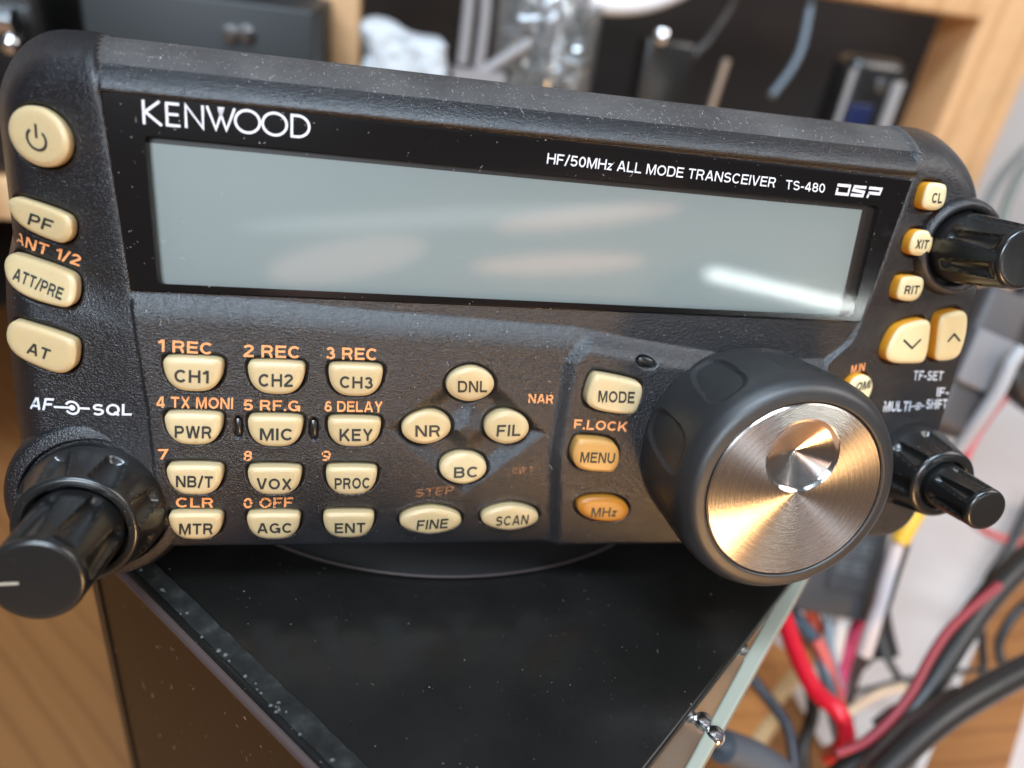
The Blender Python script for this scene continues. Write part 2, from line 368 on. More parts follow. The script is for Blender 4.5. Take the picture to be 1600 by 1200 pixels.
tkey(cr4([(965, 150), (1000, 135), (1090, 145), (1125, 165), (1118, 250), (1095, 300), (1030, 318), (960, 305), (932, 285), (940, 220)], *RO), 'CL', (1455.5, 317), (1471, 317.5), (1458, 301), 1.9, M_key_pale)
tkey(cr4([(885, 455), (925, 430), (1010, 440), (1040, 465), (1030, 560), (990, 600), (900, 600), (850, 570), (860, 500)], *RO), 'XIT', (1430, 388), (1449, 389), (1433.5, 374), 1.9, M_key_pale)
tkey(cr4([(800, 740), (830, 718), (950, 720), (985, 745), (975, 820), (930, 880), (850, 885), (785, 870), (772, 840)], *RO), 'RIT', (1412.5, 459.5), (1434.5, 459.5), (1415.5, 446), 1.9, M_key_pale)
tkey(cr4([(890, 430), (960, 310), (1060, 270), (1180, 248), (1225, 275), (1222, 340), (1205, 480), (1180, 555), (1140, 570), (950, 572), (885, 545), (872, 500)], 1180, 440, 4.444), 'v', None, None, None, 2.0, M_key_pale, name='arrow_button')
tkey(cr4([(1240, 240), (1290, 210), (1400, 188), (1450, 195), (1480, 230), (1475, 340), (1440, 480), (1390, 540), (1270, 555), (1215, 540), (1225, 440)], 1180, 440, 4.444), '^', None, None, None, 2.0, M_key_pale, name='arrow_button')
tkey([(1318, 600), (1336, 583), (1357, 584), (1367, 597), (1361, 620), (1346, 634), (1322, 636)], 'QMI', (1336, 612), (1359, 606.5), (1340, 598), 1.6, M_key_pale)
for b in BTN:
    if 'box' in b:
        x0, x1, y0, y1 = b['box']; ctr = hit_face((x0 + x1) / 2, (y0 + y1) / 2); pl = plane_at(ctr[0], ctr[1])
        mid = b['h'] / 2
        lt, rt = hit_plane(x0, (y0 + y1) / 2, pl, mid), hit_plane(x1, (y0 + y1) / 2, pl, mid)
        tp, bt = hit_plane((x0 + x1) / 2, y0, pl, mid), hit_plane((x0 + x1) / 2, y1, pl, mid)
        c = (lt + rt + tp + bt)[:2] / 4; a = (rt - lt)[:2] / 2; e = (tp - bt)[:2] / 2
        e = np.array([0, np.linalg.norm(e)]); a = np.array([np.linalg.norm(a), 0.])
        P = np.array([c + a * s[0] + e * s[1] for s in b['shape']])
        shrink = .8
    else:
        p = np.array(b['pts']); ctr = hit_face(*p.mean(0)); pl = plane_at(ctr[0], ctr[1], 4.0)
        P = np.array([hit_plane(x, y, pl, b['h'] / 2)[:2] for x, y in b['pts']]); shrink = b['shrink']
    P = chaikin(P, 2)
    s = np.abs(ctr[:2]) * b['h'] / (CAMD - ctr[2]); lo, hi = P.min(0), P.max(0); cc = (lo + hi) / 2
    P = cc + (P - cc) * np.maximum(.6, ((hi - lo) - s * shrink) / (hi - lo))
    b['P'], b['pl'] = P, pl
def H(u, v):
    z = H0(u, v)
    for b in BTN:
        P = b['P']; lo, hi = P.min(0) - 1.2, P.max(0) + 1.2
        m = (u > lo[0]) & (u < hi[0]) & (v > lo[1]) & (v < hi[1])
        if not m.any(): continue
        d = poly_sd(P, u[m], v[m]); z[m] = z[m] - .9 * sstep(.55, .25, d) + .12 * np.exp(-((d - .8) / .25) ** 2) * (1 if b['name'] == 'oval_button' and b['shape'] is FLAT or b['text'] == 'MHz' else .25)
    for (x, y, a, e, rot, dp) in SLOTS:
        cu, sv = u - x, v - y; c_, s_ = math.cos(rot), math.sin(rot)
        q = np.sqrt(((cu * c_ + sv * s_) / a) ** 2 + ((-cu * s_ + sv * c_) / e) ** 2); z = z - dp * sstep(1.25, .95, q)
    return z
SLOTS = []
for x, y, a, e, rot in ((372, 668, .62, 1.75, 0), (490, 671, .68, 1.85, 0), (1010, 567, 1.75, .95, -.25)):
    p = hit_face(x, y); SLOTS.append((p[0], p[1], a, e, rot, .9))

# ------------------------------------------------------------------ RADIO
ORG = np.array([28.7, VB - 2, -20.])
radio = empty('radio_transceiver', (pw(ORG)).tolist(), 'black radio transceiver head with grey display, cream buttons and big silver tuning knob', 'radio')
radio.rotation_euler = (math.atan2(CS, SN), 0, 0)
def rp(name, v, f, mat, parent=None, smooth=True): return mesh_ob(name, np.asarray(v, float) - ORG, f, mat, parent or radio, smooth)
def rmb(mb, name, mat, parent=None, smooth=True): return rp(name, mb.v, mb.f, mat, parent, smooth)

NU, NV = 700, 345
uu = np.concatenate([UL + 3 * (1 - np.cos(np.linspace(0, math.pi / 2, 26)))[:-1], np.linspace(UL + 3, UR - 3, NU), (UR - 3 * (1 - np.cos(np.linspace(math.pi / 2, 0, 26))))[1:]])
nu = len(uu); vt_, vb_ = top_v(uu), bot_v(uu)
tt = np.concatenate([[0, .001, .0025, .0045, .007], np.linspace(.010, .985, NV - 15), np.linspace(.9865, 1., 10)])
UUg = np.repeat(uu[:, None], len(tt), 1); VVg = vb_[:, None] + (vt_ - vb_)[:, None] * tt[None]
ZZ = H(UUg.ravel().copy(), VVg.ravel().copy()); nv = len(tt)
V = np.c_[UUg.ravel(), VVg.ravel(), ZZ]
F = (np.arange(nu - 1)[:, None] * nv + np.arange(nv - 1)[None]).ravel(); F = np.c_[F, F + nv, F + nv + 1, F + 1]
me = bpy.data.meshes.new('front_panel')
me.vertices.add(len(V)); me.vertices.foreach_set('co', ((V - ORG) * .001).ravel())
me.loops.add(F.size); me.loops.foreach_set('vertex_index', F.ravel().astype(np.int32))
me.polygons.add(len(F)); me.polygons.foreach_set('loop_start', np.arange(0, F.size, 4, dtype=np.int32)); me.polygons.foreach_set('use_smooth', np.ones(len(F), bool))
me.materials.append(M_body); me.materials.append(M_top)
cu = V[F].mean(1); dtp = VT - cu[:, 1]
me.polygons.foreach_set('material_index', ((dtp < 4.75) & (cu[:, 0] > crease_l(cu[:, 1])) & (cu[:, 0] < 97)).astype(np.int32))
me.update(calc_edges=True); me.validate()
front = bpy.data.objects.new('front_panel', me); C.objects.link(front); front.parent = radio
# case behind it
per = [(i, 0) for i in range(nu)] + [(nu - 1, j) for j in range(1, nv)] + [(i, nv - 1) for i in range(nu - 2, -1, -1)] + [(0, j) for j in range(nv - 2, 0, -1)]
per = per[::2]; Bd = np.array([V[i * nv + j] for i, j in per]); n = len(Bd); cc = np.array([28.7, -28])
ringz = []
for dz, k in ((None, .9997), (-15., .999), (-26., .985), (-31., .95)):
    r = Bd.copy(); r[:, :2] = cc + (r[:, :2] - cc) * k
    r[:, 2] = r[:, 2] - .02 if dz is None else np.minimum(dz, r[:, 2] - .5)
    ringz.append(r)
V2 = np.vstack(ringz); F2 = [[k * n + i, k * n + (i + 1) % n, (k + 1) * n + (i + 1) % n, (k + 1) * n + i] for k in range(3) for i in range(n)] + [[3 * n + i for i in range(n)]]
rp('case', V2, F2, M_body)

# display window
def inset(P, d):
    P = np.array(P, float); c = P.mean(0); out = []
    for i in range(len(P)):
        a, b, e = P[i - 1], P[i], P[(i + 1) % len(P)]
        n1 = np.array([-(b - a)[1], (b - a)[0]]); n1 /= np.linalg.norm(n1); n2 = np.array([-(e - b)[1], (e - b)[0]]); n2 /= np.linalg.norm(n2)
        if n1 @ (c - b) < 0: n1 = -n1
        if n2 @ (c - b) < 0: n2 = -n2
        A = np.array([n1, n2]); out.append(b + np.linalg.solve(A, np.array([d, d])))
    return np.array(out)
WZ = .42
hole = np.array([hit_plane(x, y, (WZ, 0, 0, 0, 0))[:2] for x, y in ((225, 211), (1374, 322), (1333, 494), (246, 443))])
def rr_poly(Q, r, k=6):
    out = []
    for i in range(len(Q)):
        a, b, e = Q[i - 1], Q[i], Q[(i + 1) % len(Q)]; p = b + (a - b) / np.linalg.norm(a - b) * r; q = b + (e - b) / np.linalg.norm(e - b) * r
        for t in np.linspace(0, 1, k): out.append((1 - t) ** 2 * p + 2 * t * (1 - t) * b + t * t * q)
    return np.array(out)
def ring_mesh(outer, inner, z):
    n = len(outer); v = [(*p, z) for p in outer] + [(*p, z) for p in inner]
    return v, [[i, (i + 1) % n, n + (i + 1) % n, n + i] for i in range(n)]
W_out = rr_poly(np.array(WIN), .35); W_in = rr_poly(inset(WIN, .3), .35); H_in = rr_poly(hole, .9)
window = MB(); nW = len(W_out)
rings = [(W_out, -.6), (W_out, WZ - .22), (W_in, WZ), (H_in, WZ), (H_in, WZ - .25)]
window.v = [[*p, z] for P, z in rings for p in P]
window.f = [[k * nW + i, k * nW + (i + 1) % nW, (k + 1) * nW + (i + 1) % nW, (k + 1) * nW + i] for k in range(4) for i in range(nW)]
window = rmb(window, 'display_window', M_mask, smooth=False)
wall = MB(); ex = rr_poly(inset(hole, -.35), .9)
wall.v = [[*p, WZ - .3] for p in ex] + [[*p, WZ - 1.75] for p in ex]; wall.f = [[i, (i + 1) % nW, nW + (i + 1) % nW, nW + i] for i in range(nW)]
rmb(wall, 'window_well', M_mask2, window)
L0 = WZ - 1.7
lit = [hit_plane(x, y, (L0, 0, 0, 0, 0)) for x, y in ((212, 221), (1347, 328), (1309, 500), (236, 455))]
e = ex.copy(); rmb(MB().add([(*p, L0 - .02) for p in e], [list(range(len(e)))]), 'display_border', M_mask2, window)
rmb(MB().add([(p[0], p[1], L0 + .03) for p in lit], [[0, 1, 2, 3]]), 'display', M_lcd, window)
M_pane = bpy.data.materials.new('clear_pane'); M_pane.use_nodes = True
for nd in list(M_pane.node_tree.nodes):
    if nd.type != 'OUTPUT_MATERIAL': M_pane.node_tree.nodes.remove(nd)
fr = N(M_pane, 'ShaderNodeFresnel', IOR=1.55); tr = N(M_pane, 'ShaderNodeBsdfTransparent'); gl = N(M_pane, 'ShaderNodeBsdfGlossy', Roughness=.06); mx = N(M_pane, 'ShaderNodeMixShader')
tr.inputs[0].default_value = (.93, .95, .95, 1)
L(M_pane, fr.outputs[0], mx.inputs[0]); L(M_pane, tr.outputs[0], mx.inputs[1]); L(M_pane, gl.outputs[0], mx.inputs[2]); L(M_pane, mx.outputs[0], M_pane.node_tree.nodes['Material Output'].inputs['Surface'])
rmb(MB().add([(*p, WZ - .03) for p in ex], [list(range(len(ex)))]), 'pane', M_pane, window, smooth=False)

# ------------------------------------------------------------------ lettering
def arc(cx, cy, rx, ry, a0, a1, n=22): return [(cx + rx * math.cos(R(a)), cy + ry * math.sin(R(a))) for a in np.linspace(a0, a1, n)]
def strokes(lines, w):
    """flat stroked polylines -> verts, faces (2D)"""
    V, Fc = [], []
    for P in lines:
        P = np.array(P, float); closed = np.allclose(P[0], P[-1]) and len(P) > 3
        n = len(P); tg = np.zeros_like(P)
        for i in range(n):
            a = P[i] - P[i - 1] if i > 0 else (P[0] - P[-2] if closed else P[1] - P[0])
            b = P[i + 1] - P[i] if i < n - 1 else (P[1] - P[0] if closed else P[-1] - P[-2])
            a = a / np.linalg.norm(a); b = b / np.linalg.norm(b); m = a + b; m /= np.linalg.norm(m) + 1e-9
            k = 1 / max(.5, abs(m @ a)); tg[i] = np.array([-m[1], m[0]]) * k
        b0 = len(V); V += [tuple(p) for p in P + tg * w / 2] + [tuple(p) for p in P - tg * w / 2]
        Fc += [[b0 + i, b0 + i + 1, b0 + n + i + 1, b0 + n + i] for i in range(n - 1)]
    return np.array(V), Fc

def glyphs(w):
    """sans-serif capitals as centre lines, cap height 1: char -> (advance width, polylines)."""
    h = w / 2; Tp, B, Mi = 1 - h, h, .52; G = {}
    def bowl(x0, x1, yb, yt, r=None):
        r = min((yt - yb) / 2, r or 9); return [(x0, yt), (x1 - r, yt)] + arc(x1 - r, yt - r, r, r, 90, 0, 9)[1:] + arc(x1 - r, yb + r, r, r, 0, -90, 9)[(1 if yt - yb <= 2 * r + 1e-6 else 0):] + [(x0, yb)]
    G['A'] = (.94, [[(h * .9, 0), (.47 - h * .35, 1)], [(.47 + h * .35, 1), (.94 - h * .9, 0)], [(.22, .30), (.72, .30)]])
    G['B'] = (.86, [[(h, 0), (h, 1)], bowl(w, .82 - h, Mi, Tp), bowl(w, .86 - h, B, Mi - .0)])
    G['C'] = (.92, [arc(.48, .5, .48 - h, .5 - h, 42, 318, 30)])
    G['D'] = (.90, [[(h, 0), (h, 1)], bowl(w, .90 - h, B, Tp, .42 - h)])
    G['E'] = (.78, [[(.78, Tp), (h, Tp), (h, B), (.79, B)], [(w, Mi), (.72, Mi)]])
    G['F'] = (.74, [[(.74, Tp), (h, Tp), (h, 0)], [(w, Mi - .03), (.66, Mi - .03)]])
    G['G'] = (.98, [arc(.49, .5, .49 - h, .5 - h, 42, 340, 30), [(.55, .44), (.98 - h, .44), (.98 - h, 0)]])
    G['H'] = (.88, [[(h, 0), (h, 1)], [(.88 - h, 0), (.88 - h, 1)], [(w, Mi), (.88 - w, Mi)]])
    G['I'] = (w, [[(h, 0), (h, 1)]])
    G['K'] = (.90, [[(h, 0), (h, 1)], [(w * .9, .34), (.84 - h * .6, 1)], [(.36, .58), (.90 - h * .7, 0)]])
    G['L'] = (.72, [[(h, 1), (h, B), (.72, B)]])
    G['M'] = (1.04, [[(h, 0), (h, 1)], [(1.04 - h, 0), (1.04 - h, 1)], [(w * .9, .97), (.52, .06), (1.04 - w * .9, .97)]])
    G['N'] = (.90, [[(h, 0), (h, 1)], [(.90 - h, 0), (.90 - h, 1)], [(w * .8, .95), (.90 - w * .8, .05)]])
    G['O'] = (1.0, [arc(.5, .5, .5 - h, .5 - h, 0, 360, 40)])
    G['Q'] = (1.0, G['O'][1] + [[(.60, .30), (.93, .02)]])
    G['P'] = (.82, [[(h, 0), (h, 1)], bowl(w, .82 - h, .44, Tp)])
    G['R'] = (.88, [[(h, 0), (h, 1)], bowl(w, .84 - h, .47, Tp), [(.50, .47), (.56, .46), (.86 - h, 0)]])
    r1 = (Tp - Mi) / 2; r2 = (Mi - B) / 2
    G['S'] = (.84, [arc(.42, Mi + r1, .42 - h - .02, r1, 25, 270, 20) + arc(.42, Mi - r2, .42 - h, r2, 90, -155, 20)[1:]])
    G['T'] = (.80, [[(0, Tp), (.80, Tp)], [(.40, 1 - w), (.40, 0)]])
    G['U'] = (.88, [[(h, 1), (h, .40)] + arc(.44, .40, .44 - h, .40 - h, 180, 360, 20)[1:] + [(.88 - h, 1)]])
    G['V'] = (.90, [[(h * .9, 1), (.45 - h * .3, 0)], [(.45 + h * .3, 0), (.90 - h * .9, 1)]])
    G['W'] = (1.26, [[(h * .9, 1), (.33 - h * .2, 0)], [(.33 + h * .2, 0), (.63 - h * .2, 1)], [(.63 + h * .2, 1), (.93 - h * .2, 0)], [(.93 + h * .2, 0), (1.26 - h * .9, 1)]])
    G['X'] = (.88, [[(h * 1.1, 0), (.88 - h * 1.1, 1)], [(h * 1.1, 1), (.88 - h * 1.1, 0)]])
    G['Y'] = (.88, [[(h, 1), (.44, .45), (.88 - h, 1)], [(.44, .45), (.44, 0)]])
    G['z'] = (.50, [[(.04, .66 - h), (.46, .66 - h), (.04, h), (.48, h)]])
    G['0'] = (.74, [arc(.37, .5, .37 - h, .5 - h, 0, 360, 36)])
    G['1'] = (.46, [[(.46 - h, 0), (.46 - h, 1)], [(.02, .76), (.20, .80), (.46 - w * .9, .96)]])
    G['2'] = (.74, [arc(.37, .70, .37 - h, .30 - h, 170, -20, 18) + [(.10, .16), (h * .8, B + .02)], [(0, B), (.74, B)]])
    G['3'] = (.74, [arc(.35, Mi + r1, .33 - h, r1, 160, -90, 18) , arc(.36, Mi - r2, .38 - h, r2, 90, -160, 18)])
    G['4'] = (.78, [[(.56, 0), (.56, 1)], [(.56 - h, .94), (.06, .30)], [(0, .26), (.78, .26)]])
    G['5'] = (.74, [[(.68, Tp), (.16, Tp), (.10, .52)] + arc(.36, .33, .38 - h, .33 - h, 135, -155, 22)])
    G['6'] = (.76, [arc(.38, .32, .38 - h, .32 - h, 0, 360, 30), [(.66, .80)] + arc(.46, .60, .38 + .0 - h, .40 - h, 70, 180, 14) + [(h * 1.05, .32)]])
    G['9'] = (.76, [[(.76 - x, 1 - y) for x, y in P] for P in G['6'][1]])
    G['7'] = (.72, [[(0, Tp), (.72 - h, Tp), (.24, 0)]])
    G['8'] = (.76, [arc(.38, Mi + r1, .34 - h, r1, 0, 360, 28), arc(.38, Mi - r2, .38 - h, r2, 0, 360, 28)])
    G['/'] = (.42, [[(.02, -.04), (.40, 1.04)]]); G['.'] = (w * 1.05, [[(h, 0), (h, w)]]); G['-'] = (.40, [[(0, .40), (.40, .40)]]); G[' '] = (.26, [])
    return G
_txt = {}
def text_mesh(s, w=.15, gap=.15):
    k = (s, w, gap)
    if k in _txt: return _txt[k]
    G = glyphs(w); x = 0.; V, Fc = [], []; lev = 0
    for ch in s:
        adv, lines = G[ch]
        for P in lines:
            v, f = strokes([P], w); b = len(V); lev = (lev + 1) % 5
            V += [(x + q[0], q[1], lev * .006) for q in v]; Fc += [[i + b for i in q] for q in f]
        x += adv + gap
    _txt[k] = (np.array(V), Fc); return _txt[k]
CAPH = 1.
def subdiv_tris(v, f): return v, f
def place_text(s, c, surf, w=.15, gap=.15):
    v, f = text_mesh(s, w, gap); lo, hi = v[:, 0].min(), v[:, 0].max()
    p0, p1, p2 = (surf(*q) for q in c)
    a = (v[:, 0] - lo) / (hi - lo); b = v[:, 1] / CAPH
    uvp = p0[None] + np.outer(a, p1 - p0) + np.outer(b, p2 - p0)
    return uvp, f, v[:, 2]
def face_text(s, bl, br, tl, mat, name='printed_label', bold=.19, lift=.05):
    c0 = hit_face((bl[0] + br[0]) / 2, (bl[1] + br[1]) / 2); pl = plane_at(c0[0], c0[1], 3.5)
    uvp, f, lv = place_text(s, (bl, br, tl), lambda x, y: hit_plane(x, y, pl), bold)
    z = H0(uvp[:, 0], uvp[:, 1]) + lift + lv
    rp(name, np.c_[uvp[:, :2], z], f, mat, smooth=False)
def marks(V, Fc, c, surf, mat, name, parent, zf, W, Hh, smooth=False):
    p0, p1, p2 = (surf(*q) for q in c); uvp = p0[None] + np.outer(V[:, 0] / W, p1 - p0) + np.outer(V[:, 1] / Hh, p2 - p0)
    z = zf(uvp); rp(name, np.c_[uvp[:, :2], z], Fc, mat, parent, smooth)
win_surf = lambda x, y: hit_plane(x, y, (WZ, 0, 0, 0, 0))
def win_text(s, bl, br, tl, name, bold=.15):
    uvp, f, lv = place_text(s, (bl, br, tl), win_surf, bold)
    rp(name, np.c_[uvp[:, :2], WZ + .03 + lv], f, M_white, window, smooth=False)
# maker's name across the top left of the window (units: cap height 10)
lg = [[(0, 0), (0, 10)], [(6.6, 10), (.6, 5.2), (7.2, 0)],
      [(14.6, 9.5), (9.4, 9.5), (9.4, .5), (14.8, .5)], [(9.4, 5.1), (14.2, 5.1)],
      [(17.2, 0), (17.2, 9.6), (24.2, .4), (24.2, 10)],
      [(26.0, 10), (29.6, .6), (32.6, 9.2)], [(31.0, 9.2), (34.0, .6), (37.6, 10)],
      arc(43.0, 5, 5.2, 4.7, 0, 360, 40), arc(54.6, 5, 5.2, 4.7, 0, 360, 40),
      [(62.0, .5), (62.0, 9.5), (64.6, 9.5)] + arc(64.6, 5, 5.0, 4.5, 90, -90, 20)[1:] + [(62.0, .5)]]
sv, sf = strokes(lg, 1.12); b0 = len(sv)
sv = np.vstack([sv, [(30.4, 10), (33.4, 10), (31.9, 6.4)]]); sf = sf + [[b0, b0 + 1, b0 + 2]]
marks(sv, sf, ((225.5, 194), (483, 217), (223.5, 156)), win_surf, M_white, 'maker_name', window, lambda q: np.full(len(q), WZ + .04), 69.6, 10)
win_text('HF/50MHz ALL MODE TRANSCEIVER', (854, 255.5), (1210, 293), (856, 239), 'model_lettering')
win_text('TS-480', (1227, 295.5), (1288, 301.5), (1228.5, 281), 'model_lettering')
dsp = [[(1.2, 8.6), (19, 8.6), (19, 1.4), (1.2, 1.4)], [(2.6, 6.2), (2.6, 1.4)],
       [(42, 8.6), (25.5, 8.6), (24.6, 5.6), (40.6, 4.6), (40, 1.4), (23, 1.4)],
       [(46, 8.6), (64, 8.6), (63, 4.4), (47, 4.4)], [(48, 4.4), (47, 0)]]
sv, sf = strokes(dsp, 2.5); sv[:, 0] += .16 * sv[:, 1]
marks(sv, sf, ((1303, 304.5), (1373, 311), (1306, 286)), win_surf, M_white, 'model_lettering', window, lambda q: np.full(len(q), WZ + .04), 64, 10)

LBL = [('1 REC', (247, 549), (330.5, 554), (247, 530)), ('2 REC', (380.5, 557.5), (467.5, 560), (380.5, 538)), ('3 REC', (509.5, 561), (588, 563), (509.5, 542)),
       ('4 TX MONI', (244.5, 637), (364, 639), (244.5, 619)), ('5 RF.G', (380.5, 641), (469, 642.5), (380.5, 624)), ('6 DELAY', (507, 643), (597.5, 644), (507, 626)),
       ('7', (247.5, 717), (264, 717), (247.5, 701)), ('ANT 1/2', (15, 379.5), (122.5, 417), (20, 362.5)), ('M.IN', (1329, 584), (1350, 579.5), (1331, 571))]
for a in LBL: face_text(*a, M_orange)
for a in (('8', (380.5, 720), (394.5, 720), (380.5, 704)), ('9', (502.5, 720), (517, 720), (502.5, 704)), ('CLR', (275, 792.5), (333, 793), (275, 777)),
          ('F.LOCK', (896, 670), (979, 674), (898, 655))): face_text(*a, M_orange_worn if a[0] in '89' else M_orange)
for a in (('0 OFF', (380.5, 794), (457.5, 792.5), (380.5, 778)), ('NAR', (825, 629), (864, 631), (826, 615))): face_text(*a, M_orange_worn)
for a in (('STEP', (648, 777), (708, 771), (650, 764)), ('CW.T', (800, 741), (833, 739), (801, 730))): face_text(*a, M_orange_faint)
for a in (('AF', (47.5, 637.5), (81, 641), (51, 619)), ('SQL', (145, 649), (206, 649), (145, 631))): face_text(*a, M_white)
for a in (('TF-SET', (1426, 594), (1472, 594.5), (1428.5, 579)), ('IF-', (1462, 619), (1476, 617.5), (1464, 605)), ('MULTI', (1379.5, 643), (1421, 642.5), (1382, 627)),
          ('SHIFT', (1447, 639), (1475, 637), (1449, 624))): face_text(*a, M_white_worn)
def knob_icon(cx, cy, dx, dy, r, mat):
    p = hit_face(cx, cy); q = hit_face(cx + dx, cy + dy); rr = np.linalg.norm((q - p)[:2]) ; ang = math.atan2(*(q - p)[1::-1]); k = rr / 10
    v, f = strokes([[(-24, 0), (-4, 0)], arc(0, 0, 8.6, 8.6, 150, -150, 40), [(8.6, 0), (23, 0)]], 3.0)
    dv, df = strokes([arc(0, 0, 2., 2., 0, 360, 20)], 4.0); f = f + [[i + len(v) for i in q] for q in df]; v = np.vstack([v, dv])
    c_, s_ = math.cos(ang), math.sin(ang); uv = np.c_[p[0] + k * (v[:, 0] * c_ - v[:, 1] * s_), p[1] + k * (v[:, 0] * s_ + v[:, 1] * c_)]
    rp('printed_symbol', np.c_[uv, H0(uv[:, 0], uv[:, 1]) + .06], f, mat, smooth=False)
knob_icon(113, 637, 12, .6, 10, M_white); knob_icon(1434.5, 634.5, 5.0, -.2, 5, M_white_worn)

# ------------------------------------------------------------------ buttons
def build_button(b):
    P, (z0, gx, gy, uc, vc), h = b['P'], b['pl'], b['h']; n = len(P); c = P.mean(0); rm = np.linalg.norm(P - c, axis=1).mean()
    prof = [(-.02, -1.0), (0, h * .3), (.03, h - .60), (.12, h - .42), (.30, h - .28), (.72, h - .04), (.95, h + .02), (1.7, h + .05), (2.5, h + .07)]
    prof = [q for q in prof if q[0] < rm * .75]
    pz = lambda q: z0 + gx * (q[:, 0] - uc) + gy * (q[:, 1] - vc)
    v = []
    for d, z in prof:
        q = c + (P - c) * (1 - d / rm); v += np.c_[q, pz(q) + z].tolist()
    k = len(prof); v.append([*c, float(pz(c[None])[0]) + h + .1])
    f = [[j * n + i, j * n + (i + 1) % n, (j + 1) * n + (i + 1) % n, (j + 1) * n + i] for j in range(k - 1) for i in range(n)] + [[(k - 1) * n + i, (k - 1) * n + (i + 1) % n, k * n] for i in range(n)]
    o = rp(b['name'], v, f, b['mat'])
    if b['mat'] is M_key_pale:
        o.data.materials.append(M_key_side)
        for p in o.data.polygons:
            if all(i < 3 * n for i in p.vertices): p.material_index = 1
    surf = lambda x, y: hit_plane(x, y, b['pl'], h + .1)
    lift = lambda q: pz(q) + h + .14
    if b['text'] in ('v', '^'):
        px = [(1412, 531), (1425, 544), (1439, 530)] if b['text'] == 'v' else [(1481, 534), (1491, 522), (1500, 533)]
        q = np.array([surf(*p)[:2] for p in px]); sv, sf = strokes([q], .42); rp('arrow_mark', np.c_[sv, lift(sv)], sf, M_text, o, smooth=False)
    elif b['text']:
        uvp, f, lv = place_text(b['text'], b['c'], surf, .185, .17)
        rp('legend', np.c_[uvp[:, :2], lift(uvp) + lv], f, M_text, o, smooth=False)
    else:
        p, q, t = surf(57, 218)[:2], surf(70, 222)[:2], surf(56, 204)[:2]
        sv, sf = strokes([arc(0, 0, 1.15, 1.15, 128, 412, 30), [(0, .15), (0, 1.75)]], .30)
        uv = p + np.outer(sv[:, 0], q - p) + np.outer(sv[:, 1], t - p); rp('power_symbol', np.c_[uv, lift(uv)], sf, M_text, o, smooth=False)
    return o
for b in BTN: build_button(b)
# little bars / lamps in the slots
for i, (x, y, a, e, rot, dp) in enumerate(SLOTS):
    z = float(H0(x, y)) - .9
    v = []; n = 20
    for k, (s, hh) in enumerate(((.92, 0), (.88, .62), (.55, .84), (.05, .9))):
        for j in range(n):
            t = 2 * math.pi * j / n; p = np.array([a * s * math.copysign(abs(math.cos(t)) ** .7, math.cos(t)), e * s * math.copysign(abs(math.sin(t)) ** .7, math.sin(t))])
            v.append([x + p[0] * math.cos(rot) - p[1] * math.sin(rot), y + p[0] * math.sin(rot) + p[1] * math.cos(rot), z + hh])
    f = [[k * n + j, k * n + (j + 1) % n, (k + 1) * n + (j + 1) % n, (k + 1) * n + j] for k in range(3) for j in range(n)] + [[3 * n + j for j in range(n)]]
    rp('indicator_lamp' if i == 2 else 'marker_pip', v, f, M_gloss)

# ------------------------------------------------------------------ knobs (axes along the panel normal)
EX, EY, EZ = np.eye(3)
def rounded(prof, k=5, r=.6):
    P = np.array(prof, float); out = [P[0]]
    for i in range(1, len(P) - 1):
        a, b, c = P[i - 1], P[i], P[i + 1]; l1, l2 = np.linalg.norm(a - b), np.linalg.norm(c - b); q = min(r, l1 * .45, l2 * .45)
        p0, p1 = b + (a - b) / l1 * q, b + (c - b) / l2 * q
        for t in np.linspace(0, 1, k): out.append((1 - t) ** 2 * p0 + 2 * t * (1 - t) * b + t * t * p1)
    out.append(P[-1]); return out
def dense(prof, step=.35):
    P = np.array(prof); out = [P[0]]
    for a, b in zip(P[:-1], P[1:]):
        m = max(1, int(np.linalg.norm(b - a) / step))
        for k in range(1, m + 1): out.append(a + (b - a) * k / m)
    return out
def flute(n, z0, z1, depth, ph=0., width=.5, taper=True):
    def f(r, z, a):
        if z <= z0 - .01 or z >= z1 + 1.5: return r
        t = (z - z0) / (z1 - z0)
        w = width * (1 - .55 * (1 - min(max(t, 0), 1))) if taper else width
        q = ((a * n / (2 * math.pi) + ph) % 1.0) - .5
        s = min(1., abs(q) / (w * .5)); g = (1 - s * s) ** .5 if s < 1 else 0
        e = min(1., max(0, t) / .10) if taper else 1.
        e *= 1 - float(sstep(.78, .95, t))
        return r - depth * g * e
    return f
# main tuning knob
KC = np.array([69.7, -47.8, 0])
main = MB(); fr_main = (KC, EX, EY, EZ)
prof = dense(rounded([(18.6, .5), (19.5, 3.4), (19.6, 9), (19.8, 17.5), (19.6, 20.6), (17.9, 23.0), (15.75, 23.25), (15.6, 22.2)], 7, 2.0), .4)
def pads(r, z, a):
    n = 9; q = ((a * n / (2 * math.pi) + .34) % 1.0) - .5
    x = q * 2 * math.pi / n * 19.5; y = z - 11.6
    x = x - .10 * y                                          # pads lean a little
    hw = 3.6 + .05 * y; e = (abs(x / hw) ** 3.0 + abs(y / 7.4) ** 3.0) ** (1 / 3.0)
    return r - .50 * float(sstep(1.04, .93, e)) + .12 * math.exp(-((e - 1.10) / .06) ** 2)
main.lathe(prof, 320, fr_main, pads, True, False)
knob = rmb(main, 'tuning_knob', M_rubber)
RD, ZD = 15.5, 23.15
dc = np.array([-.1, 6.4]); rd = 6.3                        # finger dimple off centre
nth = 180; disc_v = []; disc_f = []
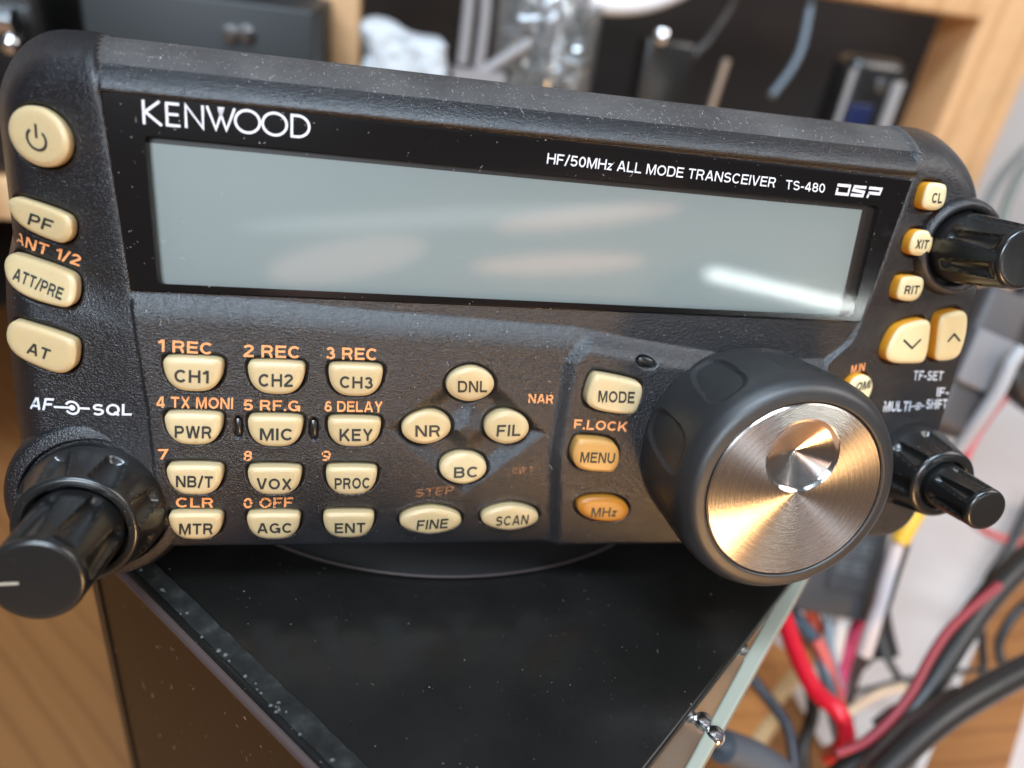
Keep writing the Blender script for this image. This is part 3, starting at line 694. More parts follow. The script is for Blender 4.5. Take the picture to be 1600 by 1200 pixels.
for k in range(25):
    t = k / 24
    for i in range(nth):
        a = 2 * math.pi * i / nth; d = np.array([math.cos(a), math.sin(a)]); b = dc @ d; tmax = -b + math.sqrt(b * b - dc @ dc + RD * RD)
        p = dc + d * (rd + .25 + (tmax - rd - .25) * t); zz = ZD if t < .999 else ZD - .25
        if k == 23: p = dc + d * (tmax - .25); zz = ZD
        disc_v.append([p[0], p[1], zz])
disc_f = [[k * nth + i, k * nth + (i + 1) % nth, (k + 1) * nth + (i + 1) % nth, (k + 1) * nth + i] for k in range(24) for i in range(nth)]
mesh_ob('knob_disc', disc_v, disc_f, M_alu, knob).location = ((KC - ORG) * .001).tolist()
dm = MB(); prof = [(rd + .25, ZD), (rd + .05, ZD - .08), (rd - .2, ZD - .45)] + [(rd * (1 - t) - .2 * (1 - t), ZD - .45 - 2.1 * (1 - (1 - t) ** 1.25)) for t in np.linspace(.06, .985, 26)]
dm.lathe(prof, 120, None, None, False, True)
mesh_ob('finger_dimple', dm.v, dm.f, M_dimple, knob).location = ((KC + np.array([*dc, 0]) - ORG) * .001).tolist()

def dual_knob(name, u, v, base, ring, cap, nf, phase, mark=None, zoff=0., collar=None):
    fr = (np.array([u, v, zoff]), EX, EY, EZ)
    root = None
    if collar:
        root = rmb(MB().lathe(dense(rounded(collar, 6, .8), .6), 96, fr, None, True, True), name, M_body)
    if ring:
        m = MB().lathe(dense(rounded(ring, 6, .9), .3), 220, fr, flute(8, ring[1][1] + .8, ring[2][1] - .2, 1.1, phase, .66), True, True)
        o = rmb(m, 'outer_ring' if root else name, M_gloss, root); root = root or o
    m = MB().lathe(dense(rounded(cap, 6, .8), .3), 220, fr, flute(7, cap[1][1] + 1.2, cap[2][1] - .2, .95, phase + .3, .70), True, True)
    c = rmb(m, 'knob_cap' if root else name, M_gloss, root)
    if mark is not None:
        zt = cap[-1][1] + .03 + zoff; a = mark; d = np.array([math.cos(a), math.sin(a)]); q = np.array([-d[1], d[0]]) * .22; r1 = cap[2][0] * .97
        p = [np.array([u, v]) + d * r1 * .32 - q, np.array([u, v]) + d * r1 - q, np.array([u, v]) + d * r1 + q, np.array([u, v]) + d * r1 * .32 + q]
        rp('pointer_line', [[*w, zt] for w in p], [[0, 1, 2, 3]], material('worn_pointer_print', (.33, .31, .26), .5), root or c, smooth=False)
    return root or c
dual_knob('volume_knob', -44.6, -61.7, None, [(11.2, -1), (11.3, 1.8), (9.2, 9.5), (7.6, 9.5), (7.6, 6.5)], [(7.1, 5.5), (7.1, 7.6), (6.4, 23.4), (0.3, 23.55)], 8, .1, mark=math.pi * 1.01, collar=[(15.6, -8), (15.0, -2.2), (14.0, -.2), (11.9, .5), (11.5, -.4)])
dual_knob('shift_knob', 110.8, -52.6, None, [(8.8, 0), (8.8, 2.0), (6.9, 10.2), (4.9, 10.2), (4.9, 9)], [(4.5, 8), (4.5, 10.4), (4.05, 20.8), (.2, 20.9)], 7, .35)
dual_knob('shift_knob', 108.4, -7.9, None, None, [(6.5, -1.5), (6.5, 2.4), (5.3, 15.6), (.2, 15.7)], 7, .15, collar=[(10.2, -4), (8.9, 1.2), (8.0, 2.0), (7.0, 1.5), (6.8, -.5)])

# dust and lint lying on the panel and glass
def lint(name, n, region, zf, mat, parent, size=(.05, .11), long=.12):
    mb = MB()
    for _ in range(n):
        u, v = region(); z = zf(u, v)
        if rng.random() < long:
            L_, a0 = rng.uniform(.4, 1.1), rng.uniform(0, 6.28); bend = rng.uniform(-1.5, 1.5); p = [np.array([u, v, z + .05])]
            for k in range(4): a0 += bend / 4; q = p[-1] + np.array([math.cos(a0), math.sin(a0), 0]) * L_ / 4; q[2] = zf(q[0], q[1]) + .06; p.append(q)
            mb.tube(p, .022, 4, 2)
        else:
            r = rng.uniform(*size); w = [(u + r * math.cos(t) * rng.uniform(.5, 1.3), v + r * math.sin(t) * rng.uniform(.5, 1.3)) for t in np.linspace(0, 6.28, 6)[:-1]]
            k = len(mb.v); mb.add([(*p, z + .02) for p in w] + [(u, v, z + r * .8)], [[i, (i + 1) % 5, 5] for i in range(5)])
    o = rp(name, mb.v, mb.f, mat, parent, smooth=False); o['kind'] = 'stuff'; return o
M_dust = material('dust', (.50, .49, .46), .9)
hz = lambda u, v: float(H0(u, v))
lint('dust', 170, lambda: (rng.uniform(-58, 112), rng.uniform(-68, -26)), hz, M_dust, radio, (.03, .075), .06)
lint('dust', 420, lambda: (rng.uniform(-39, 100), VT - rng.uniform(.6, 6.2) ), hz, M_dust, radio, (.03, .08), .08)
lint('dust', 130, lambda: (rng.uniform(-37, 92), rng.uniform(-24, 4)), lambda u, v: WZ + .01, M_dust, window, (.035, .085), .10)

# oval foot under the head, resting on the box
BOXZ = -80.
ft = MB(); cx, cy = 19.5, 28.; n = 90
for z, k in ((BOXZ, 1.0), (BOXZ + 1.2, 1.0), (BOXZ + 1.6, .985), (-74, .93), (-66, .90)):
    for i in range(n):
        a = 2 * math.pi * i / n; w = np.array([cx + 55 * k * math.cos(a), cy + 40.5 * k * math.sin(a), z]); ft.v.append(to_panel(w).tolist())
ft.f = [[k * n + i, k * n + (i + 1) % n, (k + 1) * n + (i + 1) % n, (k + 1) * n + i] for k in range(4) for i in range(n)] + [list(range(n)), [4 * n + i for i in range(n)]]
rmb(ft, 'foot', material('matte_black_foot', (.005, .0045, .0045), .6, spec=.12))
rmb(MB().tube([to_panel([cx + 55.1 * math.cos(t), cy + 40.6 * math.sin(t), BOXZ + 1.0]) for t in np.linspace(math.pi, 2 * math.pi, 60)], .35, 8, 1), 'foot_rim', material('mauve_lit_rim', (.035, .025, .023), .5, spec=.3))  # lit lip of the foot, painted as a thin mauve line

# ------------------------------------------------------------------ BLACK BOX under the radio
DESKZ = -245.
L0p, L1p = at_z(205, 900, BOXZ), at_z(400, 1097, BOXZ); R0p, R1p = at_z(1220, 930, BOXZ), at_z(1010, 1200, BOXZ)
dl = (L1p - L0p)[:2]; dl /= np.linalg.norm(dl); dr = (R1p - R0p)[:2]; dr /= np.linalg.norm(dr)
st = np.linalg.solve(np.c_[dl, -dr], (R0p - L0p)[:2]); near = L0p[:2] + dl * st[0]
left = at_z(122, 818, BOXZ)[:2]; left = L0p[:2] + dl * ((left - L0p[:2]) @ dl); right = near - dr * 138.; back = left + right - near
box = empty('black_box', [*(np.array([*(near + back) / 2, DESKZ]) * .001)], 'glossy black box set corner-on under the radio, brown in its shaded left side', 'box')
bo = np.array([*(near + back) / 2, DESKZ])
M_boxtop = material('scuffed_black_gloss', (.008, .0075, .007), .16, spec=.28)
sc = ramp(M_boxtop, noise(M_boxtop, 90, 6), [(.4, (.20, .20, .20)), (.7, (.26, .26, .26))]); L(M_boxtop, sc, bsdf(M_boxtop).inputs['Roughness'])
dusty(M_boxtop, (.007, .0066, .006), dust=(.30, .28, .26), scale=1500, lo=.735, hi=.78, haze=.015)
M_boxside = material('brown_reflection_gloss', (.02, .009, .004), .3, spec=.2); dusty(M_boxside, (.014, .0068, .003), dust=(.20, .13, .09), scale=420, lo=.68, hi=.74)  # reflected pine and shade painted into the side's base colour
def wall_seg(p, q, z0, z1, th, outward):
    p, q, o_ = np.array(p), np.array(q), np.array(outward)
    v = [[*p, z0], [*q, z0], [*q, z1], [*p, z1]]; v += [[a[0] - o_[0] * th, a[1] - o_[1] * th, a[2]] for a in v]
    return v, [[0, 1, 2, 3], [7, 6, 5, 4], [0, 4, 5, 1], [1, 5, 6, 2], [2, 6, 7, 3], [3, 7, 4, 0]]
nl = np.array([dl[1], -dl[0]]); nl = nl if nl @ (np.array(CAM_W[:2]) - near) > 0 or nl[0] < 0 else -nl
if nl[0] > 0: nl = -nl
nr = np.array([-dr[1], dr[0]]);  nr = nr if nr[0] > 0 else -nr
def bp(mb, name, mat, smooth=False): return mesh_ob(name, np.array(mb.v) - bo, mb.f, mat, box, smooth)
def quad_prism(c4, z0, z1, bev=.8):
    bm = bmesh.new(); a = [bm.verts.new((*p, z0)) for p in c4]; b = [bm.verts.new((*p, z1)) for p in c4]
    bm.faces.new(a[::-1]); bm.faces.new(b)
    for i in range(4): bm.faces.new([a[i], a[(i + 1) % 4], b[(i + 1) % 4], b[i]])
    bmesh.ops.recalc_face_normals(bm, faces=bm.faces); bmesh.ops.bevel(bm, geom=list(bm.edges), offset=bev, segments=3, affect='EDGES', profile=.5)
    bm.verts.index_update(); mb = MB().add([v.co[:] for v in bm.verts], [[v.index for v in f.verts] for f in bm.faces]); bm.free(); return mb
bp(quad_prism([left, near, right, back], BOXZ - 3.2, BOXZ, .7), 'lid', M_boxtop, True)
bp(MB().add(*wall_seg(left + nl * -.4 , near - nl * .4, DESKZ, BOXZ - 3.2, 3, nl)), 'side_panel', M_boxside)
bp(MB().add(*wall_seg(left, back, DESKZ, BOXZ - 3.2, 3, (left - near) / np.linalg.norm(left - near))), 'side_panel', M_boxtop)
# dull adhesive strip along the left edge of the lid
M_tape = material('grey_tape_residue', (.040, .042, .040), .7, spec=.2)
tn = noise(M_tape, 260, 5); L(M_tape, ramp(M_tape, tn, [(.35, (.008, .008, .008)), (.55, (.014, .015, .014)), (.75, (.035, .036, .035))]), bsdf(M_tape).inputs['Base Color']); bump(M_tape, tn, .5, .0005)
inn = -nl; tp = MB(); K = 60
for i in range(K + 1):
    p = left + (near - left) * (i / K); w0, w1 = 1.1 + .05 * rng.standard_normal(), 4.6 + .10 * rng.standard_normal()
    a, b = p + inn * w0, p + inn * w1; tp.v += [[*a, BOXZ + .25], [*b, BOXZ + .25]]
tp.f = [[2 * i, 2 * i + 1, 2 * i + 3, 2 * i + 2] for i in range(K)]
bp(tp, 'tape_strip', M_tape)
bl = MB()
for i in range(30):
    p = left + (near - left) * rng.uniform(.05, .95) + inn * rng.normal(1.7, .5); r = rng.uniform(.2, .5)
    bl.lathe([(r, 0), (r * .8, .18), (r * .4, .3), (.02, .33)], 12, (np.array([*p, BOXZ + .24]), EX, EY * rng.uniform(.6, 1), EZ), None, False, False)
bp(bl, 'tape_blisters', material('dull_grey_glue', (.06, .062, .062), .45), True)
M_lip = material('mauve_edge', (.06, .041, .038), .5, spec=.25)
bp(MB().tube([[*(left + nl * .15), BOXZ - 1.4], [*(near + nl * .15), BOXZ - 1.4]], .95, 10, 1), 'edge_trim', M_lip, True)
# clear side with screws, right-front
M_acr = bpy.data.materials.new('clear_acrylic'); M_acr.use_nodes = True
b = bsdf(M_acr); b.inputs['Base Color'].default_value = (.80, .84, .76, 1); b.inputs['Roughness'].default_value = .12; b.inputs['Transmission Weight'].default_value = .94; b.inputs['IOR'].default_value = 1.25
CZ = BOXZ - 4.
o0, o1 = at_z(1232, 922, CZ)[:2], at_z(1080, 1192, CZ)[:2]; do = (o1 - o0) / np.linalg.norm(o1 - o0); o0 = o0 - do * 25; o1 = o1 + do * 22
i0, i1 = near + dr * -125. - nr * 12, near - nr * 12 + dr * -2
bp(quad_prism([i0, i1, o1, o0], CZ - 4, CZ, .4), 'clear_plate', M_acr)
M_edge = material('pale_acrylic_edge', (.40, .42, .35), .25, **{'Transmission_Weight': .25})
no = np.array([-do[1], do[0]]); no = no if no @ nr > 0 else -no
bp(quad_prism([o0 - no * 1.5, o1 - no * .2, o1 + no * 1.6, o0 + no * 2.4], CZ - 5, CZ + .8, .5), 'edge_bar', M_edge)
for x, y in ((1155, 1012), (1098, 1128), (1117, 1150), (1072, 1116)):
    p = at_z(x, y, CZ + .2)
    bp(MB().lathe([(1.7, -.2), (1.7, .5), (1.3, 1.1), (.2, 1.3)], 24, (p, EX, EY, EZ), None, True, True), 'screw', M_metal, True)

# ------------------------------------------------------------------ setting: desk, wall
M_desk = wood('pine_desk', (.26, .112, .034), (.17, .066, .018), angle=R(48), wave=30, dist=1.2, axis='Y')  # pine darkened to stand in for shade at the lower left
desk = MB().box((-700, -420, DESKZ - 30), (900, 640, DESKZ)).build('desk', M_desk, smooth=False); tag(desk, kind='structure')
M_wall = material('pale_wall', (.62, .58, .56), .9); L(M_wall, ramp(M_wall, noise(M_wall, 4, 3), [(.3, (.56, .53, .52)), (.7, (.66, .62, .60))]), bsdf(M_wall).inputs['Base Color'])
wl_ = MB().box((-900, 642, DESKZ - 600), (1500, 660, 900)).build('wall', M_wall, smooth=False); tag(wl_, kind='structure')

# ------------------------------------------------------------------ shelf behind
M_pine = wood('pine_shelf_wood', (.68, .42, .22), (.46, .24, .10), angle=0, wave=14, dist=1.5, axis='X')
M_dark = material('cavity_shade_backing', (.020, .012, .008), .9); L(M_dark, ramp(M_dark, noise(M_dark, 7, 3), [(.3, (.006, .004, .003)), (.7, (.020, .010, .0055))]), bsdf(M_dark).inputs['Base Color'])  # darkness of the shelf cavity painted into the backing colour
SY = 300.
shelf = empty('pine_shelf', (.15, .38, DESKZ * .001), 'open pine shelf unit with upright posts standing behind the radio', 'shelf')
so = np.array([150, 380, DESKZ])
def sp(mb, name, mat, smooth=True): return mesh_ob(name, np.array(mb.v) - so, mb.f, mat, shelf, smooth)
uL, uM, uR = at_y(1400, 215, SY)[0], at_y(1456, 225, SY)[0], at_y(1531, 285, SY)[0]
sp(MB().box((uM, SY, DESKZ), (uR, SY + 36, 420), bev=1.5), 'upright', M_pine)
pL, pR = at_y(497, 60, SY)[0], at_y(562, 60, SY)[0]
sp(MB().box((pL, SY, DESKZ), (pR, SY + 30, 420), bev=1.5), 'upright', M_pine)
sp(MB().box((-420, SY - 2, DESKZ), (-390, SY + 40, 420), bev=1.5), 'upright', M_pine)
bz = at_y(1455, 18, SY - 3)[2]
sp(MB().box((pR + .5, SY - 4, bz), (uM - .5, SY + 30, bz + 18), bev=1.5), 'shelf_board', M_pine)
BOARDZ = -62.
sp(MB().box((-388, SY - 120, BOARDZ - 16), (uM - .5, SY + 160, BOARDZ), bev=1.), 'shelf_board', M_pine)
sp(MB().box((-388, SY + 161, DESKZ), (uR + 105, SY + 166, 420)), 'back_panel', M_dark)

# ------------------------------------------------------------------ things on the shelf
M_dk = material('dark_grey_metal', (.017, .020, .0215), .5)
Y = 185.
a, b = at_y(128, 40, Y), at_y(492, 70, Y); tz = at_y(300, -8, Y)[2]
bx = empty('electronic_unit', [(a[0] + b[0]) / 2000, (Y + 40) / 1000, BOARDZ / 1000], 'dark grey box-shaped electronic unit behind the top left of the radio', 'electronics')
o_ = np.array([(a[0] + b[0]) / 2, Y + 40, BOARDZ])
mesh_ob('casing', np.array(MB().box((a[0], Y, BOARDZ), (b[0], Y + 110, tz), bev=1.5).v) - o_, MB().box((a[0], Y, BOARDZ), (b[0], Y + 110, tz), bev=1.5).f, M_dk, bx)
for x in (362, 386):
    p = at_y(x, 52, Y); m = MB().lathe([(3.2, 0), (3.0, 2.0), (.2, 2.3)], 20, (p - o_, EX, EZ, -EY)); m.build('round_port', M_metal, bx)
    
Y = 180.
p = at_y(15, 30, Y)
cm = empty('silver_camera', [(p[0] - 8) / 1000, .2, BOARDZ / 1000], 'dark optical device with a silver barrel at the top left corner', 'camera'); o_ = np.array([p[0] - 8, 200, BOARDZ])
m = MB().box((p[0] - 60, 185, BOARDZ), (p[0] + 8, 235, p[2] + 30), bev=4); mesh_ob('camera_body', np.array(m.v) - o_, m.f, M_gloss, cm)
m = MB().tube([p + np.array([-40, -8, 0]), p + np.array([5, -8, 0])], 4.2, 24, 1); mesh_ob('silver_barrel', np.array(m.v) - o_, m.f, M_metal, cm)
q = at_y(14, 70, Y - 10); m = MB().lathe([(3, -6), (3, 0), (2, 1), (.2, 1.2)], 20, (q, EX, EZ, -EY)); mesh_ob('camera_button', np.array(m.v) - o_, m.f, M_metal, cm)

M_pack = material('white_wrapper', (.55, .57, .59), .5); bump(M_pack, noise(M_pack, 45, 4), .9, .01)
Y = 235.
p0, p1 = at_y(566, 40, Y), at_y(708, 90, Y); tz = at_y(600, 30, Y)[2]
bm = bmesh.new(); bmesh.ops.create_grid(bm, x_segments=14, y_segments=14, size=.5); bm.free()
m = MB(); nx = 24
def pack_pt(i, j, k): pass
m = MB().box((p0[0], Y, BOARDZ), (p1[0] - 2, Y + 40, tz - 2), bev=5)
vv = np.array(m.v)
sub = bmesh.new(); bb = [sub.verts.new(q) for q in vv]
for f in m.f:
    try: sub.faces.new([bb[i] for i in f])
    except ValueError: pass
bmesh.ops.subdivide_edges(sub, edges=list(sub.edges), cuts=5, use_grid_fill=True); sub.verts.index_update()
vv = np.array([v.co[:] for v in sub.verts]); ff = [[v.index for v in f.verts] for f in sub.faces]; sub.free()
vv += 1.8 * np.c_[np.sin(vv[:, 2] * .35 + vv[:, 0] * .2), np.sin(vv[:, 0] * .33 + vv[:, 2] * .25), np.cos(vv[:, 0] * .16)] ; vv[:, 2] = np.maximum(vv[:, 2], BOARDZ); vv[:, 2] += (vv[:, 0] - p0[0]) * -.10 * (vv[:, 2] > BOARDZ + 15)
o_ = np.array([(p0[0] + p1[0]) / 2, Y + 20, BOARDZ])
pk = mesh_ob('white_packet', vv - o_, ff, M_pack); pk.location = (o_ * .001).tolist(); tag(pk, 'crumpled white plastic packet beside the left pine post', 'packet')

M_clear = material('grey_clear_plastic', (.55, .54, .54), .15, **{'Transmission_Weight': .45}); M_grey = material('grey_plastic', (.30, .28, .28), .45)
Y = 240.
def frame_piece(pts, r): return [at_y(x, y, Y) for x, y in pts], r
br = empty('wire_bracket', (at_y(735, 100, Y) * .001 * np.array([1, 1, 0]) + np.array([0, 0, BOARDZ * .001])).tolist(), 'grey U-shaped plastic bracket standing right of the white packet', 'bracket')
o_ = np.array([at_y(735, 100, Y)[0], Y, BOARDZ])
for pts in (((738, -60), (733, 0), (727, 60), (722, 100)), ((762, -60), (758, 20), (752, 75), (748, 112), (768, 104), (800, 84), (830, 66))):
    m = MB().tube([at_y(x, y, Y) for x, y in pts], 2.6, 12, 6); mesh_ob('bracket_arm', np.array(m.v) - o_, m.f, M_grey, br)
m = MB().box((at_y(722, 105, Y)[0] - 4, Y - 4, BOARDZ), (at_y(768, 110, Y)[0] + 6, Y + 8, at_y(735, 108, Y)[2])); mesh_ob('bracket_base', np.array(m.v) - o_, m.f, M_grey, br)
Y = 262.
jp = at_y(850, 70, Y); jr = 19.
jar = empty('glass_jar', [jp[0] / 1000, Y / 1000, BOARDZ / 1000], 'clear jar of shiny metal fittings behind the middle of the radio', 'jar'); o_ = np.array([jp[0], Y, BOARDZ])
M_glass = material('jar_glass', (.92, .95, .96), .06, **{'Transmission_Weight': .95}); 
jz = jp[2] + 20 - BOARDZ
m = MB().lathe([(1, 0), (24, 0), (26, 3), (26, jz), (24.6, jz), (24.6, 4), (1, 3)], 48); m.build('jar_wall', M_glass, jar)
for i in range(60):
    q = np.array([rng.uniform(-17, 17), rng.uniform(-17, 17), rng.uniform(jz - 34, jz + 3)]); d = rng.standard_normal(3); d /= np.linalg.norm(d)
    a = np.cross(d, [0, 0, 1]); a /= np.linalg.norm(a)
    m = MB().lathe([(1.5, -5), (1.5, 3), (3.0, 3.2), (3.0, 5), (.2, 5.4)], 10, (q, a, np.cross(d, a), d)); m.build('metal_fitting', M_metal if i % 3 else M_grey, jar)
# tall thin post and small clamp
Y = 262.
q = at_y(1118, 130, Y); m = MB().tube([[q[0], Y, BOARDZ], [q[0] + .1, Y, -30], at_y(1136, 92, Y)], 2.2, 12, 4)
o_ = np.array([q[0], Y, BOARDZ]); po = mesh_ob('metal_post', np.array(m.v) - o_, m.f, material('dull_brass', (.35, .28, .22), .45, metal=.6)); po.location = (o_ * .001).tolist(); tag(po, 'thin dull metal post standing in the dark shelf', 'post')
Y = 270.
q = at_y(1028, 66, Y); cl = empty('black_clamp', [q[0] / 1000, Y / 1000, BOARDZ / 1000], 'small black clamp with a shiny tip in the dark shelf', 'clamp'); o_ = np.array([q[0], Y, BOARDZ])
m = MB().box((q[0] - 6, Y, BOARDZ), (q[0] + 22, Y + 16, q[2] + 2), bev=3); mesh_ob('clamp_body', np.array(m.v) - o_, m.f, M_gloss, cl)
m = MB().lathe([(.3, -5.), (3.4, -3), (4.0, 0), (3.4, 3), (.3, 5.)], 20, (q + np.array([0, -3, 3.]), EX, EZ, -EY)); mesh_ob('shiny_tip', np.array(m.v) - o_, m.f, M_metal, cl)
# coil of cable / ring lamp edge at the top
Y = 285.
q = at_y(990, -262, Y); rad_ = np.linalg.norm(at_y(990, 8, Y) - q)
m = MB(); P = [q + np.array([rad_ * math.sin(t) * 1.0, 0, -rad_ * math.cos(t)]) for t in np.linspace(0, 2 * math.pi, 90)]
M_wp = material('white_plastic', (.72, .72, .75), .4)
m.tube(P, 4.6, 14, 1); o_ = q.copy(); rg = mesh_ob('white_hoop', np.array(m.v) - o_, m.f, M_wp); rg.location = (o_ * .001).tolist(); tag(rg, 'white plastic hoop hanging at the top edge over the dark shelf', 'hoop')
# handset
Y = 225.
hp0, hp1 = at_y(1312, 150, Y), at_y(1402, 165, Y); hz1 = at_y(1385, 92, Y)[2]
hs = empty('handheld_radio', [(hp0[0] + hp1[0]) / 2000, Y / 1000, BOARDZ / 1000], 'black handheld device with a blue panel leaning by the right pine upright', 'handset'); o_ = np.array([(hp0[0] + hp1[0]) / 2, Y, BOARDZ])
hx0, hx1 = hp0[0], hp1[0]
def hpz(mb, n_, mt): return mesh_ob(n_, np.array(mb.v) - o_, mb.f, mt, hs)
hpz(MB().box((hx0 + 2, Y, BOARDZ), (hx1, Y + 22, hz1), bev=5.5), 'handset_body', M_gloss)
M_sil = material('silver_grey_plastic', (.30, .29, .29), .35)
hpz(MB().tube([[hx1 - 4, Y - .5, BOARDZ + 4], [hx1 - 4, Y - .5, hz1 - 9]], 3.0, 14, 1), 'silver_side', M_sil)
hpz(MB().tube([[hx0 + 3, Y, BOARDZ + 4], [hx0 + 3, Y, hz1 - 6]], 1.5, 10, 1), 'silver_side', M_sil)
cxh = (hx0 + hx1) / 2 - 2
hpz(MB().box((cxh - 8, Y - 1.6, hz1 - 45), (cxh + 5, Y + .5, hz1 - 21), bev=.7), 'blue_panel', material('blue_plastic', (.010, .016, .06), .3))
m = MB().lathe([(3.6, -1), (3.2, .8), (.2, 1.2)], 20, (np.array([cxh + 6, Y - .5, hz1 - 12]), EX, EZ, -EY)); hpz(m, 'round_button', M_metal)

# ------------------------------------------------------------------ cables and clutter on the right
def cmat(name, c, rough=.4): return material(name, c, rough)
K_black, K_red, K_crim = cmat('black_cable', (.016, .014, .013), .38), cmat('red_wire', (.72, .012, .03), .35), cmat('crimson_wire', (.26, .03, .04), .4)
K_grey, K_white, K_pink = cmat('grey_wire', (.10, .13, .16), .35), cmat('white_wire', (.62, .58, .55), .4), cmat('pink_wire', (.60, .06, .17), .4)
K_tan, K_orange, K_cream, K_yellow, K_lav = cmat('tan_wire', (.55, .27, .09), .4), cmat('orange_red_wire', (.70, .09, .03), .4), cmat('cream_wire', (.62, .48, .34), .4), cmat('yellow_sleeve', (.72, .42, .04), .4), cmat('pale_tube', (.62, .56, .56), .35)
def cable(pts, px, mat, label, name='cable', cat='cable', group=None, parent=None):
    P = np.array([at_d(x, y, d) for x, y, d in pts]); r = [px * p[2] / FPX for p in pts]; o_ = P[0].copy()
    m = MB().tube(P, r, 16, 7); o = mesh_ob(name, np.array(m.v) - (o_ if parent is None else np.zeros(3)), m.f, mat, parent)
    if parent is None: o.location = (o_ * .001).tolist(); tag(o, label, cat, group)
    return o
G = 'loose wires below the tuning knob'
cable([(1210, 930, 262), (1224, 965, 252), (1248, 1030, 240), (1275, 1080, 232), (1310, 1112, 226), (1322, 1150, 226), (1312, 1172, 230), (1295, 1180, 245)], 14, K_red, 'thick bright red wire looping down below the tuning knob', 'red_wire', 'wire', G)
cable([(1215, 915, 282), (1240, 960, 272), (1272, 1000, 262), (1290, 1050, 255), (1305, 1120, 250), (1330, 1230, 245)], 11, K_grey, 'slate grey wire crossing just right of the bright red wire', 'grey_wire', 'wire', G)
cable([(1235, 905, 290), (1255, 930, 285), (1268, 958, 280), (1276, 985, 280), (1262, 1005, 300)], 11, K_orange, 'short orange-red wire hanging directly under the tuning knob rim', 'orange_wire', 'wire', G)
cable([(1215, 905, 300), (1238, 955, 295), (1258, 1000, 290), (1262, 1040, 290)], 10, K_tan, 'tan wire between the bright red wire and the orange-red wire', 'tan_wire', 'wire', G)
cable([(1276, 1000, 258), (1290, 1030, 256), (1300, 1065, 254), (1318, 1120, 252)], 10, cmat('coral_wire', (.60, .10, .08)), 'coral red wire ending beside the slate grey wire', 'coral_wire', 'wire', G)
cable([(1292, 955, 270), (1297, 1000, 268), (1303, 1040, 266), (1312, 1075, 264)], 7, cmat('steel_blue_wire', (.20, .26, .32)), 'thin steel-blue wire left of the white wire end', 'blue_wire', 'wire', G)
cable([(1316, 958, 268), (1312, 985, 268), (1306, 1015, 268), (1303, 1050, 268)], 11, K_white, 'short white wire end under the black plug', 'white_wire', 'wire', G)
cable([(1352, 950, 272), (1338, 985, 270), (1324, 1020, 268), (1312, 1060, 266), (1306, 1110, 264)], 11, K_pink, 'magenta pink wire under the black plug', 'pink_wire', 'wire', G)
cable([(1345, 990, 282), (1336, 1030, 280), (1322, 1075, 278), (1318, 1130, 276), (1340, 1220, 270)], 15, cmat('dark_maroon_cable', (.035, .014, .012)), 'dark maroon cable behind the magenta wire', 'maroon_cable', 'cable', G)
# pale tube with yellow sleeve
tb = empty('pale_cable', (at_d(1380, 930, 250) * .001).tolist(), 'pale tube-like cable with a yellow sleeve beside the black plug', 'cable'); o_ = at_d(1380, 930, 250)
def tube_on(root, o_, pts, px, mat, name):
    P = np.array([at_d(x, y, d) for x, y, d in pts]) - o_; m = MB().tube(P, [px * p[2] / FPX for p in pts], 16, 6); return m.build(name, mat, root)
tube_on(tb, o_, [(1404, 846, 246), (1394, 880, 248), (1383, 920, 250), (1375, 950, 252), (1362, 985, 254), (1350, 1022, 256)], 12, K_lav, 'pale_tube')
tube_on(tb, o_, [(1434, 795, 244), (1420, 818, 244), (1405, 846, 245)], 14, K_yellow, 'yellow_sleeve')
tube_on(tb, o_, [(1420, 850, 243), (1402, 905, 246), (1388, 950, 249), (1368, 1010, 254)], 3, K_black, 'dark_lead')
# the black plug with raised marks
pl0 = at_d(1318, 885, 262); u_ = np.array([*(at_d(1345, 880, 262) - at_d(1300, 872, 262))]); u_ /= np.linalg.norm(u_); d_ = at_d(1296, 950, 262) - at_d(1330, 840, 262); d_ -= u_ * (d_ @ u_); d_ /= np.linalg.norm(d_); n_ = np.cross(u_, d_)
if n_ @ (CAM_W - pl0) < 0: n_ = -n_
Mx = np.eye(4); Mx[:3, 0] = u_; Mx[:3, 1] = -d_; Mx[:3, 2] = n_
pg = empty('black_plug', (pl0 * .001).tolist(), 'dark grey block-shaped plug with raised lettering behind the tuning knob', 'plug')
M_plug = material('charcoal_plastic', (.040, .042, .046), .5)
m = MB().box((-16, -19, -12), (15, 26, 0), Mx, bev=1.5); m.build('plug_body', M_plug, pg)
m = MB().box((-5, -9, -.5), (11, 20, 1.1), Mx, bev=.7); m.build('raised_panel', M_plug, pg)
m = MB()
v, f = text_mesh('EE', .18); 
for (dx, dy) in ((-2.5, -2), (-1.0, 5)):
    w = np.c_[v[:, 0] * 6 + dx, v[:, 1] * 5 + dy, 1.35 + v[:, 2]]; m.add([Mx[:3, :3] @ q for q in w], f)
m.build('raised_lettering', material('worn_grey_relief', (.10, .105, .11), .5), pg, smooth=False)
cable([(1366, 950, 300), (1372, 985, 298), (1382, 1025, 296)], [22][0], K_black, 'stubby black connector behind the pale tube', 'black_connector', 'connector')
